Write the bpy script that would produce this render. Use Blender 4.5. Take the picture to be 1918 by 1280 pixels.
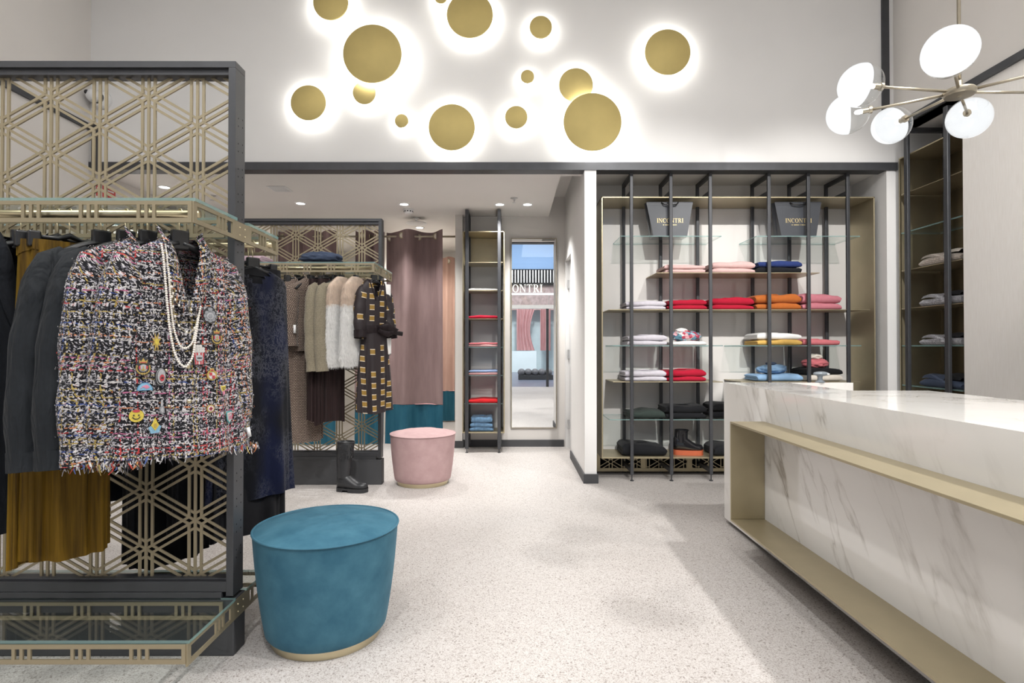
import bpy, math, random
from mathutils import Vector, Matrix, noise
from mathutils.bvhtree import BVHTree

R = math.radians
PI = math.pi
random.seed(7)
for o in list(bpy.data.objects):
    bpy.data.objects.remove(o)
scene = bpy.context.scene
col = scene.collection

# ------------------------------------------------------------------ camera
F = 1060.0
CAM = Vector((0, 0, 1.1))
PITCH = math.atan(10.5 / F)
YAW = -2.0 / F
cam_d = bpy.data.cameras.new('camera')
cam_d.sensor_width = 36
cam_d.lens = F * 36 / 1918
cam_d.clip_start = 0.05
cam = bpy.data.objects.new('camera', cam_d)
cam.location = CAM
cam.rotation_euler = (R(90) + PITCH, 0, YAW)
col.objects.link(cam)
scene.camera = cam
CR = cam.rotation_euler.to_matrix()


def ray(px, py):
    return (CR @ Vector(((px - 959) / F, (640 - py) / F, -1))).normalized()


def P(px, py, Y):
    d = ray(px, py)
    return CAM + d * ((Y - CAM.y) / d.y)


def PX(px, py, X):
    d = ray(px, py)
    return CAM + d * ((X - CAM.x) / d.x)


# ------------------------------------------------------------------ world, exposure
world = bpy.data.worlds.new('world')
scene.world = world
world.use_nodes = True
wb = world.node_tree.nodes['Background']
wb.inputs[0].default_value = (0.95, 0.97, 1.0, 1)
wb.inputs[1].default_value = 1.3
vs = scene.view_settings
vs.view_transform = 'Standard'
vs.look = 'None'
vs.gamma = 1
vs.use_curve_mapping = False
vs.exposure = 0.14
try:
    scene.cycles.use_denoising = True
    scene.cycles.use_adaptive_sampling = True
    scene.cycles.adaptive_threshold = 0.04
    scene.cycles.max_bounces = 6
    scene.cycles.diffuse_bounces = 3
    scene.cycles.glossy_bounces = 3
    scene.cycles.transparent_max_bounces = 20
    scene.cycles.caustics_reflective = False
    scene.cycles.caustics_refractive = False
    scene.cycles.sample_clamp_indirect = 6
except Exception:
    pass


def spot(name, loc, target, energy, angle, blend=0.6, radius=0.06, colr=(1, 0.98, 0.95)):
    d = bpy.data.lights.new(name, 'SPOT')
    d.energy = energy
    d.spot_size = R(angle)
    d.spot_blend = blend
    d.shadow_soft_size = radius
    d.color = colr
    o = bpy.data.objects.new(name, d)
    o.location = loc
    o.rotation_euler = (Vector(target) - Vector(loc)).to_track_quat('-Z', 'Y').to_euler()
    col.objects.link(o)
    return o


# soft fill areas added for more even light, then the shop's ceiling spotlights
for nm, loc, sx, sy, e in [('ceiling_fill_light', (-1.6, 0.5, 4.55), 2.0, 4.2, 58), ('ceiling_fill_light', (1.4, 0.5, 4.55), 2.0, 4.2, 58), ('ceiling_fill_light', (0, -2.2, 4.55), 5.0, 1.4, 70)]:
    d = bpy.data.lights.new(nm, 'AREA')
    d.shape = 'RECTANGLE'
    d.size, d.size_y = sx, sy
    d.energy = e
    d.color = (1, 0.985, 0.965)
    o = bpy.data.objects.new(nm, d)
    o.location = loc
    col.objects.link(o)
K = 1.0
for loc, tgt, e, a in [
    ((-2.2, 0.2, 4.45), (-1.6, 2.0, 0.9), 130, 50),
    ((-0.4, 0.0, 4.45), (-1.0, 2.0, 0.9), 150, 46),
    ((-0.5, 1.2, 4.45), (-1.0, 4.3, 1.0), 300, 36),
    ((0.3, 3.4, 4.45), (0.3, 3.2, 0), 60, 70),
    ((1.1, -0.6, 4.45), (1.3, 4.9, 1.35), 720, 28),
    ((2.3, -0.6, 4.45), (2.4, 4.9, 1.35), 720, 28),
    ((2.75, 1.9, 4.45), (0.9, 2.6, 0.0), 340, 62),
    ((2.65, 0.4, 4.45), (0.6, 1.6, 0.0), 290, 62),
    ((-0.9, 1.9, 4.45), (1.35, 2.0, 0.4), 170, 50),
    ((0.6, 1.3, 4.45), (2.1, 2.0, 0.9), 50, 56),
]:
    spot('ceiling_spot', loc, tgt, e * K, a)


# ------------------------------------------------------------------ materials
class NT:
    def __init__(s, name):
        s.m = bpy.data.materials.new(name)
        s.m.use_nodes = True
        s.t = s.m.node_tree
        s.t.nodes.clear()
        s.out = s.t.nodes.new('ShaderNodeOutputMaterial')

    def n(s, typ, props=None, **ins):
        nd = s.t.nodes.new('ShaderNode' + typ)
        for k, v in (props or {}).items():
            setattr(nd, k, v)
        for k, v in ins.items():
            key = int(k[1:]) if k[0] == 'i' and k[1:].isdigit() else k.replace('_', ' ')
            s.set(nd, key, v)
        return nd

    def set(s, nd, key, v):
        sock = nd.inputs[key]
        if isinstance(v, bpy.types.NodeSocket):
            s.t.links.new(v, sock)
        elif isinstance(v, bpy.types.Node):
            s.t.links.new(v.outputs[0], sock)
        else:
            if isinstance(v, (tuple, list)) and len(v) == 3 and sock.type == 'RGBA':
                v = (*v, 1)
            sock.default_value = v

    def math(s, op, a, b=0.0, c=0.0):
        return s.n('Math', {'operation': op}, i0=a, i1=b, i2=c).outputs[0]

    def ramp(s, fac, stops, interp='LINEAR'):
        nd = s.n('ValToRGB', None, Fac=fac)
        cr = nd.color_ramp
        cr.interpolation = interp
        while len(cr.elements) < len(stops):
            cr.elements.new(0.5)
        for e, (p, c) in zip(cr.elements, stops):
            e.position = p
            e.color = (*c, 1) if len(c) == 3 else c
        return nd.outputs[0]

    def mix(s, fac, a, b, blend='MIX'):
        nd = s.n('Mix', {'data_type': 'RGBA', 'blend_type': blend}, i0=fac, i6=a, i7=b)
        return nd.outputs[2]

    def obj(s):
        return s.n('TexCoord').outputs['Object']

    def uv(s):
        return s.n('TexCoord').outputs['UV']

    def map(s, v, scale=(1, 1, 1), rot=(0, 0, 0), loc=(0, 0, 0)):
        return s.n('Mapping', None, Vector=v, Scale=scale, Rotation=rot, Location=loc).outputs[0]

    def noise(s, v, scale, detail=2, rough=0.5, dist=0.0):
        return s.n('TexNoise', None, Vector=v, Scale=scale, Detail=detail, Roughness=rough, Distortion=dist)

    def bump(s, h, strength=0.3, dist=0.002):
        return s.n('Bump', None, Height=h, Strength=strength, Distance=dist).outputs[0]

    def bsdf(s, color, rough=0.5, metal=0.0, normal=None, **kw):
        b = s.n('BsdfPrincipled', None, Base_Color=color, Roughness=rough, Metallic=metal)
        for k, v in kw.items():
            s.set(b, k.replace('_', ' '), v)
        if normal is not None:
            s.t.links.new(normal, b.inputs['Normal'])
        s.t.links.new(b.outputs[0], s.out.inputs[0])
        return b


def plain(name, c, rough=0.5, metal=0.0, var=0.06, scale=30, bump=0.0, **kw):
    n = NT(name)
    t = n.noise(n.obj(), scale, 3).outputs[0]
    lo = tuple(max(0, x * (1 - var)) for x in c)
    hi = tuple(min(1, x * (1 + var)) for x in c)
    cc = n.ramp(t, [(0.3, lo), (0.7, hi)])
    nr = n.bump(n.noise(n.obj(), scale * 8, 2).outputs[0], bump, 0.002) if bump else None
    n.bsdf(cc, rough, metal, nr, **kw)
    return n.m


def emis(name, c, s):
    n = NT(name)
    e = n.n('Emission', None, Color=c, Strength=s)
    n.t.links.new(e.outputs[0], n.out.inputs[0])
    return n.m


M = {}
M['wall'] = plain('wall_paint', (0.745, 0.715, 0.68), 0.75, 0, 0.02, 2)
M['wall_white'] = plain('wall_white_paint', (0.82, 0.81, 0.795), 0.7, 0, 0.02, 2)
M['ceil'] = plain('ceiling_paint', (0.79, 0.765, 0.735), 0.85, 0, 0.015, 2)
M['dark'] = plain('dark_metal', (0.060, 0.062, 0.068), 0.42, 0.25, 0.08, 12)
M['darkbase'] = plain('dark_base_board', (0.055, 0.056, 0.060), 0.6, 0, 0.06, 6)
M['gold'] = plain('champagne_metal', (0.43, 0.37, 0.245), 0.38, 0.65, 0.04, 8)
M['goldlat'] = plain('champagne_lattice', (0.335, 0.285, 0.19), 0.42, 0.5, 0.04, 8)
M['brass'] = plain('polished_brass', (0.62, 0.54, 0.36), 0.28, 0.9, 0.04, 8)
M['golddisc'] = plain('gold_leaf_disc', (0.62, 0.50, 0.20), 0.62, 0.45, 0.05, 6)
M['lampmetal'] = plain('aged_brass', (0.36, 0.32, 0.25), 0.35, 0.85, 0.1, 20)
_n = NT('mirror_glass'); _n.bsdf((0.92, 0.94, 0.94), 0.003, 1.0); M['mirror'] = _n.m
M['steel'] = plain('brushed_steel', (0.6, 0.6, 0.6), 0.3, 0.9, 0.05, 20)
M['whiteplastic'] = plain('white_plastic', (0.8, 0.8, 0.8), 0.4, 0, 0.02, 20)
M['blackplastic'] = plain('black_hanger_plastic', (0.014, 0.0145, 0.016), 0.3, 0, 0.1, 20)
M['red'] = plain('red_sign_plastic', (0.55, 0.03, 0.03), 0.4, 0, 0.05, 20)


def glass(name, tint, ior=1.45):
    n = NT(name)
    # thin sheet seen from either side: keep the outer index when a ray meets the far face
    bf = n.n('NewGeometry').outputs['Backfacing']
    fr = n.n('Fresnel', None, IOR=n.math('ADD', ior, n.math('MULTIPLY', bf, 1.0 / ior - ior)))
    tr = n.n('BsdfTransparent', None, Color=tint)
    gl = n.n('BsdfGlossy', None, Color=(1, 1, 1), Roughness=0.01)
    mx = n.n('MixShader', None, i0=fr.outputs[0], i1=tr.outputs[0], i2=gl.outputs[0])
    n.t.links.new(mx.outputs[0], n.out.inputs[0])
    return n.m


M['glass'] = glass('clear_shelf_glass', (0.93, 0.965, 0.955))
M['glassclear'] = glass('clear_lamp_glass', (0.96, 0.97, 0.97))
n = NT('green_glass_edge')
tr = n.n('BsdfTransparent', None, Color=(0.72, 0.88, 0.87))
pb = n.n('BsdfPrincipled', None, Base_Color=(0.30, 0.46, 0.45, 1), Roughness=0.12)
mx = n.n('MixShader', None, i0=0.5, i1=tr.outputs[0], i2=pb.outputs[0])
n.t.links.new(mx.outputs[0], n.out.inputs[0])
M['glassedge'] = n.m

# floor: fine speckled resin
n = NT('speckled_floor')
c = n.obj()
v1 = n.n('TexVoronoi', None, Vector=c, Scale=280.0)
v2 = n.n('TexVoronoi', None, Vector=c, Scale=170.0)
w1 = n.n('TexWhiteNoise', None, Vector=v1.outputs['Color'])
w2 = n.n('TexWhiteNoise', None, Vector=v2.outputs['Color'])
base = n.ramp(w1.outputs[0], [(0, (0.33, 0.295, 0.275)), (0.2, (0.45, 0.415, 0.395)), (0.5, (0.545, 0.515, 0.495)), (1, (0.605, 0.58, 0.565))])
fl = n.ramp(w2.outputs[0], [(0, (0.5, 0.47, 0.45)), (0.045, (0.5, 0.47, 0.45)), (0.05, (1, 1, 1)), (1, (1, 1, 1))])
big = n.ramp(n.noise(c, 1.3, 2).outputs[0], [(0.3, (0.95, 0.94, 0.93)), (0.7, (1, 1, 1))])
cc = n.mix(1.0, n.mix(0.8, base, fl, 'MULTIPLY'), big, 'MULTIPLY')
n.bsdf(cc, 0.5, 0, n.bump(w1.outputs[0], 0.12, 0.001))
M['floor'] = n.m

# marble
n = NT('white_veined_marble')
c = n.map(n.obj(), (1, 1, 1), (0, 0, 0), (0, 0.35, 0))
cr = n.map(n.map(c, (1, 1, 1), (R(32), 0, 0)), (1.6, 1.9, 0.5))
warp = n.noise(cr, 2.2, 5, 0.62)
wv = n.n('VectorMath', {'operation': 'MULTIPLY_ADD'}, i0=warp.outputs['Color'], i1=(0.36, 0.36, 0.36), i2=cr)
a = n.noise(wv.outputs[0], 1.25, 3, 0.5).outputs[0]
rid = n.math('ABSOLUTE', n.math('SUBTRACT', a, 0.5))
vein = n.ramp(rid, [(0, (0.95, 0.95, 0.95)), (0.004, (0.55, 0.55, 0.55)), (0.015, (0.10, 0.10, 0.10)), (0.05, (0, 0, 0))])
a2 = n.noise(wv.outputs[0], 2.6, 3, 0.5).outputs[0]
rid2 = n.math('ABSOLUTE', n.math('SUBTRACT', a2, 0.47))
vein2 = n.ramp(rid2, [(0, (0.5, 0.5, 0.5)), (0.006, (0.25, 0.25, 0.25)), (0.03, (0, 0, 0))])
mask = n.ramp(n.noise(c, 1.5, 2).outputs[0], [(0.44, (0.06, 0.06, 0.06)), (0.62, (0.95, 0.95, 0.95))])
vv = n.mix(1.0, n.mix(1.0, vein, vein2, 'ADD'), mask, 'MULTIPLY')
cloud = n.ramp(n.noise(wv.outputs[0], 1.2, 3).outputs[0], [(0.3, (0.79, 0.765, 0.73)), (0.7, (0.84, 0.82, 0.79))])
cc = n.mix(vv, cloud, (0.33, 0.295, 0.25, 1))
n.bsdf(cc, 0.07, 0)
M['marble'] = n.m

# back-painted glossy panel and cream textured wall panel
n = NT('glossy_cream_panel')
n.bsdf(n.ramp(n.noise(n.obj(), 1.5).outputs[0], [(0.3, (0.76, 0.735, 0.70)), (0.7, (0.79, 0.765, 0.73))]), 0.03, 0)
M['glosspanel'] = n.m
n = NT('cream_ribbed_wallcovering')
c = n.map(n.obj(), (60, 60, 2.2))
t = n.noise(c, 5, 4).outputs[0]
t2 = n.noise(n.map(n.obj(), (14, 14, 1.2)), 6, 3).outputs[0]
n.bsdf(n.mix(0.35, n.ramp(t, [(0.3, (0.79, 0.76, 0.72)), (0.7, (0.87, 0.85, 0.82))]), n.ramp(t2, [(0.3, (0.80, 0.77, 0.73)), (0.7, (0.87, 0.85, 0.82))])), 0.6, 0, n.bump(t, 0.25, 0.003))
M['cream'] = n.m


# ---- fabrics
def fabric(name, c, rough=0.85, sheen=0.3, var=0.12, scale=60, weave=600, bump=0.25, spec=0.25, wrinkle=0.0):
    n = NT(name)
    t = n.noise(n.obj(), scale, 3).outputs[0]
    lo = tuple(x * (1 - var) for x in c)
    hi = tuple(min(1, x * (1 + var)) for x in c)
    nb = n.n('Bump', None, Height=n.noise(n.obj(), weave, 2).outputs[0], Strength=bump, Distance=0.002)
    if wrinkle:
        n.t.links.new(n.bump(n.noise(n.map(n.obj(), (1, 1, 0.28)), 16, 3, 0.5, 0.8).outputs[0], wrinkle, 0.05), nb.inputs['Normal'])
    nr = nb.outputs[0]
    n.bsdf(n.ramp(t, [(0.3, lo), (0.7, hi)]), rough, 0, nr, Sheen_Weight=sheen, Specular_IOR_Level=spec)
    return n.m


def velvet(name, c, hi, sheen=0.8, scale=6, stretch=(1, 1, 1), tint=None):
    n = NT(name)
    t = n.noise(n.map(n.obj(), stretch), scale, 4, 0.6).outputs[0]
    cc = n.ramp(t, [(0.32, c), (0.72, hi)])
    nr = n.bump(n.noise(n.obj(), 500, 2).outputs[0], 0.2, 0.001)
    n.bsdf(cc, 0.7, 0, nr, Sheen_Weight=sheen, Sheen_Roughness=0.35, Sheen_Tint=(*(tint or hi), 1), Specular_IOR_Level=0.2)
    return n.m


M['mauve'] = velvet('mauve_velvet', (0.215, 0.148, 0.145), (0.275, 0.195, 0.19), 0.25, 5, (3, 3, 0.5))
M['pinkcurtain'] = velvet('pink_velvet_curtain', (0.46, 0.29, 0.24), (0.54, 0.36, 0.30), 0.25, 5, (3, 3, 0.5))
M['tealcurtain'] = velvet('teal_velvet_band', (0.014, 0.085, 0.135), (0.028, 0.125, 0.18), 0.15, 5, (3, 3, 0.5))
M['blueott'] = velvet('petrol_blue_velvet', (0.030, 0.108, 0.165), (0.062, 0.170, 0.235), 0.2, 9, (1, 1, 1), (0.3, 0.5, 0.6))
M['pinkott'] = velvet('blush_pink_velvet', (0.43, 0.285, 0.285), (0.52, 0.36, 0.36), 0.2, 9)
M['mustard'] = velvet('mustard_velvet', (0.032, 0.016, 0.001), (0.20, 0.112, 0.007), 0.22, 5, (9, 9, 0.35), (0.75, 0.5, 0.05))  # vertical sheen highlights and darks painted into the colour
M['navyblk'] = fabric('charcoal_navy_wool', (0.010, 0.0115, 0.0145), 0.9, 0.03, spec=0.15, wrinkle=0.4)
M['blkblouse'] = fabric('washed_black_crepe', (0.011, 0.0135, 0.0165), 0.7, 0.05, 0.1, spec=0.2, wrinkle=0.5)
M['blk'] = fabric('black_wool', (0.007, 0.007, 0.009), 0.9, 0.05)
M['nude'] = fabric('nude_crepe', (0.58, 0.42, 0.35), 0.8, 0.3)
M['brownpleat'] = velvet('dark_brown_velvet', (0.013, 0.008, 0.008), (0.035, 0.02, 0.02), 0.12, 5, (14, 14, 0.4), (0.3, 0.2, 0.2))
M['denim'] = fabric('blue_denim', (0.13, 0.24, 0.38), 0.85, 0.2, 0.3, 40)

# crushed velvet dress
n = NT('crushed_navy_velvet')
c = n.uv()
a = n.noise(n.map(c, (1, 0.6, 1)), 48, 7, 0.8, 0.3).outputs[0]
patch = n.noise(n.map(c, (1, 0.7, 1)), 6.0, 3).outputs[0]
cr1 = n.ramp(n.math('ABSOLUTE', n.math('SUBTRACT', a, 0.5)), [(0, (1, 1, 1)), (0.012, (0.3, 0.3, 0.3)), (0.04, (0, 0, 0))])
pm = n.ramp(patch, [(0.44, (0, 0, 0)), (0.58, (1, 1, 1))])
f = n.mix(1.0, cr1, pm, 'MULTIPLY')
blue = n.ramp(n.noise(n.map(c, (2, 0.7, 1)), 3.0, 2).outputs[0], [(0.48, (0.004, 0.0045, 0.007)), (0.66, (0.005, 0.008, 0.030))])
n.bsdf(n.mix(f, blue, (0.11, 0.115, 0.14, 1)), 0.75, 0, n.bump(a, 0.6, 0.006), Sheen_Weight=0.06, Specular_IOR_Level=0.15)
M['crushed'] = n.m


# tweed boucle: curly pale yarn over black ground, crossed by thin coloured threads
def tweed(name):
    n = NT(name)
    c = n.uv()
    n1 = n.noise(c, 135, 2, 0.55, 0.9).outputs[0]
    curl = n.ramp(n1, [(0.50, (0, 0, 0)), (0.56, (1, 1, 1))])
    pal = n.noise(c, 70, 2).outputs[0]
    pale = n.ramp(pal, [(0.36, (0.24, 0.23, 0.27)), (0.48, (0.50, 0.48, 0.52)), (0.60, (0.64, 0.62, 0.62)), (0.66, (0.50, 0.33, 0.33))])
    cc = n.mix(curl, (0.008, 0.008, 0.011, 1), pale)
    sx = n.n('SeparateXYZ', None, Vector=c)
    for ax, per, seed, thr in ((0, 92.0, 3.0, 0.50), (1, 92.0, 11.0, 0.50)):
        wob = n.math('MULTIPLY', n.noise(c, 45, 1).outputs[0], 0.9)
        L = n.math('ADD', n.math('MULTIPLY', sx.outputs[ax], per), wob)
        wn = n.n('TexWhiteNoise', None, Vector=n.n('CombineXYZ', None, X=n.math('FLOOR', L), Y=seed).outputs[0])
        tc = n.ramp(wn.outputs[0], [(0, (0.010, 0.010, 0.012)), (0.34, (0.36, 0.27, 0.08)), (0.47, (0.42, 0.05, 0.05)), (0.57, (0.55, 0.53, 0.52)), (0.70, (0.04, 0.07, 0.22)), (0.76, (0.50, 0.20, 0.10)), (0.84, (0.010, 0.010, 0.012)), (0.94, (0.40, 0.12, 0.22))], 'CONSTANT')
        line = n.math('LESS_THAN', n.math('ABSOLUTE', n.math('SUBTRACT', n.math('FRACT', L), 0.5)), 0.17)
        on = n.math('GREATER_THAN', n.noise(n.map(c, (1, 1, 1), (0, 0, 0), (seed, seed, 0)), 95, 1).outputs[0], thr)
        cc = n.mix(n.math('MULTIPLY', line, on), cc, tc)
    n.bsdf(cc, 0.9, 0, n.bump(n1, 1.0, 0.006), Sheen_Weight=0.1, Specular_IOR_Level=0.2)
    return n.m


M['tweed'] = tweed('multicolour_boucle_tweed')


def check_weave(name, dark, light, su, sv, fill=0.33, var=0.25):
    n = NT(name)
    sx = n.n('SeparateXYZ', None, Vector=n.uv())
    U = n.math('MULTIPLY', sx.outputs[0], su)
    V = n.math('MULTIPLY', sx.outputs[1], sv)
    fv = n.math('FLOOR', V)
    U = n.math('ADD', U, n.math('MULTIPLY', n.math('MODULO', fv, 2.0), 0.5))
    wn = n.n('TexWhiteNoise', None, Vector=n.n('CombineXYZ', None, X=n.math('FLOOR', U), Y=fv).outputs[0])
    gu = n.math('ABSOLUTE', n.math('SUBTRACT', n.math('FRACT', U), 0.5))
    gv = n.math('ABSOLUTE', n.math('SUBTRACT', n.math('FRACT', V), 0.5))
    e = n.math('MAXIMUM', gu, gv)
    k = n.ramp(e, [(fill - 0.04, (1, 1, 1)), (fill + 0.05, (0, 0, 0))])
    lt = n.ramp(wn.outputs[0], [(0, tuple(x * (1 - var) for x in light)), (1, light)])
    n.bsdf(n.mix(k, (*dark, 1), lt), 0.9, 0, n.bump(k, 0.4, 0.002), Sheen_Weight=0.2, Specular_IOR_Level=0.2)
    return n.m


M['hound'] = check_weave('brown_basket_check', (0.035, 0.02, 0.017), (0.46, 0.37, 0.30), 86, 98, 0.29)
M['olive'] = check_weave('beige_green_tweed', (0.17, 0.145, 0.10), (0.34, 0.30, 0.22), 140, 120, 0.36)
M['knitgrey'] = check_weave('grey_sequin_knit', (0.18, 0.18, 0.20), (0.62, 0.62, 0.66), 110, 110, 0.36, 0.5)
M['knitbeige'] = check_weave('beige_sequin_knit', (0.28, 0.23, 0.19), (0.72, 0.65, 0.58), 110, 110, 0.36, 0.4)

# dark dress with gold blocks
n = NT('aubergine_print_gold_blocks')
sx = n.n('SeparateXYZ', None, Vector=n.uv())
U = n.math('MULTIPLY', sx.outputs[0], 12.0)
V = n.math('MULTIPLY', sx.outputs[1], 12.0)
fu = n.math('FLOOR', U)
V = n.math('ADD', V, n.math('MULTIPLY', n.math('MODULO', fu, 2.0), 0.35))
wn = n.n('TexWhiteNoise', None, Vector=n.n('CombineXYZ', None, X=fu, Y=n.math('FLOOR', V)).outputs[0])
gu = n.math('ABSOLUTE', n.math('SUBTRACT', n.math('FRACT', U), 0.5))
gv = n.math('ABSOLUTE', n.math('SUBTRACT', n.math('FRACT', V), 0.5))
inu = n.math('LESS_THAN', gu, 0.23)
core = n.math('MULTIPLY', inu, n.math('LESS_THAN', gv, 0.19))
brd = n.math('MULTIPLY', inu, n.math('LESS_THAN', gv, 0.25))
some = n.math('GREATER_THAN', wn.outputs[0], 0.18)
c1 = n.mix(n.math('MULTIPLY', brd, some), (0.015, 0.0085, 0.0105, 1), (0.72, 0.62, 0.48, 1))
c2 = n.mix(n.math('MULTIPLY', core, some), c1, (0.28, 0.165, 0.028, 1))
n.bsdf(c2, 0.6, 0, None, Sheen_Weight=0.04)
M['print'] = n.m
M['aubergine'] = fabric('aubergine_cloth', (0.013, 0.0075, 0.009), 0.6, 0.03, wrinkle=0.4)
M['furwhite'] = fabric('white_fur', (0.88, 0.87, 0.85), 0.9, 0.3, 0.05, 40, 300, 0.5)
M['furbeige'] = fabric('beige_fur', (0.72, 0.58, 0.47), 0.9, 0.3, 0.12, 25, 300, 0.5)

KN = {
    'blush': (0.66, 0.44, 0.42), 'navy': (0.022, 0.04, 0.15), 'black': (0.009, 0.0095, 0.0115), 'lilac': (0.60, 0.57, 0.62),
    'red': (0.40, 0.008, 0.030), 'orange': (0.42, 0.115, 0.022), 'rose': (0.55, 0.19, 0.23), 'white': (0.80, 0.79, 0.77),
    'yellow': (0.66, 0.41, 0.11), 'coral': (0.60, 0.17, 0.19), 'skyblue': (0.27, 0.44, 0.66), 'green': (0.035, 0.048, 0.042),
    'cream': (0.74, 0.68, 0.60), 'brightred': (0.62, 0.02, 0.025), 'dusty': (0.55, 0.30, 0.30), 'paleblue': (0.25, 0.33, 0.52),
    'lilacpink': (0.60, 0.45, 0.52), 'slate': (0.055, 0.075, 0.125),
}
for k, v in KN.items():
    M['k_' + k] = fabric('knit_' + k, v, 0.9, 0.08, 0.06, 30, 420, 0.35)


# ------------------------------------------------------------------ mesh building
class MB:
    def __init__(s):
        s.v, s.f, s.mi, s.uv = [], [], [], []

    def add(s, vs, fs, mi=0, uvs=None):
        b = len(s.v)
        s.v += [tuple(p) for p in vs]
        s.uv += uvs if uvs else [(p[0] + p[1], p[2]) for p in vs]
        for f in fs:
            s.f.append(tuple(b + i for i in f))
            s.mi.append(mi)
        return s

    def box(s, x0, x1, y0, y1, z0, z1, mi=0, face_mi=None):
        vs = [(x, y, z) for z in (z0, z1) for y in (y0, y1) for x in (x0, x1)]
        fs = [(0, 2, 3, 1), (4, 5, 7, 6), (0, 1, 5, 4), (1, 3, 7, 5), (3, 2, 6, 7), (2, 0, 4, 6)]
        b = len(s.v)
        s.v += vs
        s.uv += [(p[0] + p[1], p[2]) for p in vs]
        for i, f in enumerate(fs):
            s.f.append(tuple(b + j for j in f))
            s.mi.append(face_mi[i] if face_mi else mi)
        return s

    def prism(s, poly, z0, z1, mi=0, side=None, xf=None):
        """polygon in (a, b) extruded along c; xf maps (a, b, c) -> point"""
        xf = xf or (lambda a, b, c: (a, b, c))
        k = len(poly)
        vs = [xf(a, b, z0) for a, b in poly] + [xf(a, b, z1) for a, b in poly]
        s.add(vs, [tuple(range(k - 1, -1, -1)), tuple(range(k, 2 * k))], mi)
        b0 = len(s.v) - 2 * k
        for i in range(k):
            j = (i + 1) % k
            s.f.append((b0 + i, b0 + j, b0 + k + j, b0 + k + i))
            s.mi.append(mi if side is None else side)
        return s

    def tube(s, path, rad, n=10, mi=0, cap=True, squash=1.0, uvs=1.0, a0=0.0):
        path = [Vector(p) for p in path]
        L = 0
        up = Vector((0, 0, 1))
        pn = None
        b = len(s.v)
        m = n if cap else n + 1          # open tubes carry a doubled column for the uv seam
        for i, p in enumerate(path):
            t = (path[min(i + 1, len(path) - 1)] - path[max(i - 1, 0)]).normalized()
            if pn is None:
                pn = t.orthogonal() if abs(t.z) > 0.9 else t.cross(up)
            pn = (pn - t * pn.dot(t)).normalized()
            bn = t.cross(pn)
            if i:
                L += (p - path[i - 1]).length
            r = rad[i] if isinstance(rad, (list, tuple)) else rad
            for k in range(m):
                a = a0 + 2 * PI * k / n
                s.v.append(tuple(p + pn * (math.cos(a) * r) + bn * (math.sin(a) * r * squash)))
                s.uv.append((a * r, L))
        for i in range(len(path) - 1):
            for k in range(n):
                k2 = (k + 1) % m
                s.f.append((b + i * m + k, b + i * m + k2, b + (i + 1) * m + k2, b + (i + 1) * m + k))
                s.mi.append(mi)
        if cap:
            s.f.append(tuple(b + k for k in range(n - 1, -1, -1)))
            s.f.append(tuple(b + (len(path) - 1) * n + k for k in range(n)))
            s.mi += [mi, mi]
        return s

    def lathe(s, prof, n=32, c=(0, 0, 0), mi=0, axis='z', sx=1.0, sy=1.0, mis=None):
        b = len(s.v)
        for r, z in prof:
            for k in range(n):
                a = 2 * PI * k / n
                x, y = r * math.cos(a) * sx, r * math.sin(a) * sy
                p = (x, y, z) if axis == 'z' else (x, z, y)
                s.v.append((c[0] + p[0], c[1] + p[1], c[2] + p[2]))
                s.uv.append((a * r, z))
        for i in range(len(prof) - 1):
            for k in range(n):
                k2 = (k + 1) % n
                q = (b + i * n + k, b + i * n + k2, b + (i + 1) * n + k2, b + (i + 1) * n + k)
                s.f.append(q if axis == 'z' else q[::-1])
                s.mi.append(mis[i] if mis else mi)
        return s

    def sphere(s, c, r, n=10, m=7, mi=0, sc=(1, 1, 1)):
        b = len(s.v)
        for i in range(m + 1):
            t = PI * i / m
            for k in range(n):
                a = 2 * PI * k / n
                s.v.append((c[0] + r * sc[0] * math.sin(t) * math.cos(a), c[1] + r * sc[1] * math.sin(t) * math.sin(a), c[2] + r * sc[2] * math.cos(t)))
                s.uv.append((a * r, t * r))
        for i in range(m):
            for k in range(n):
                k2 = (k + 1) % n
                s.f.append((b + i * n + k, b + (i + 1) * n + k, b + (i + 1) * n + k2, b + i * n + k2))
                s.mi.append(mi)
        return s

    def grid(s, rows, mi=0, uvs=None, closed=False):
        b = len(s.v)
        nr, nc = len(rows), len(rows[0])
        for i, r in enumerate(rows):
            for j, p in enumerate(r):
                s.v.append(tuple(p))
                s.uv.append(uvs[i][j] if uvs else (p[0], p[2]))
        for i in range(nr - 1):
            for j in range(nc if closed else nc - 1):
                j2 = (j + 1) % nc
                s.f.append((b + i * nc + j, b + i * nc + j2, b + (i + 1) * nc + j2, b + (i + 1) * nc + j))
                s.mi.append(mi)
        return s

    def mesh(s, name, mats, smooth=False):
        me = bpy.data.meshes.new(name)
        me.from_pydata(s.v, [], s.f)
        mats = mats if isinstance(mats, (list, tuple)) else [mats]
        for m in mats:
            me.materials.append(M[m] if isinstance(m, str) else m)
        if len(mats) > 1:
            me.polygons.foreach_set('material_index', s.mi)
        ul = me.uv_layers.new(name='uv')
        idx = [0] * len(me.loops)
        me.loops.foreach_get('vertex_index', idx)
        flat = []
        for i in idx:
            flat += s.uv[i][:2]
        ul.data.foreach_set('uv', flat)
        if smooth:
            me.polygons.foreach_set('use_smooth', [True] * len(me.polygons))
        me.update()
        return me

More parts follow.
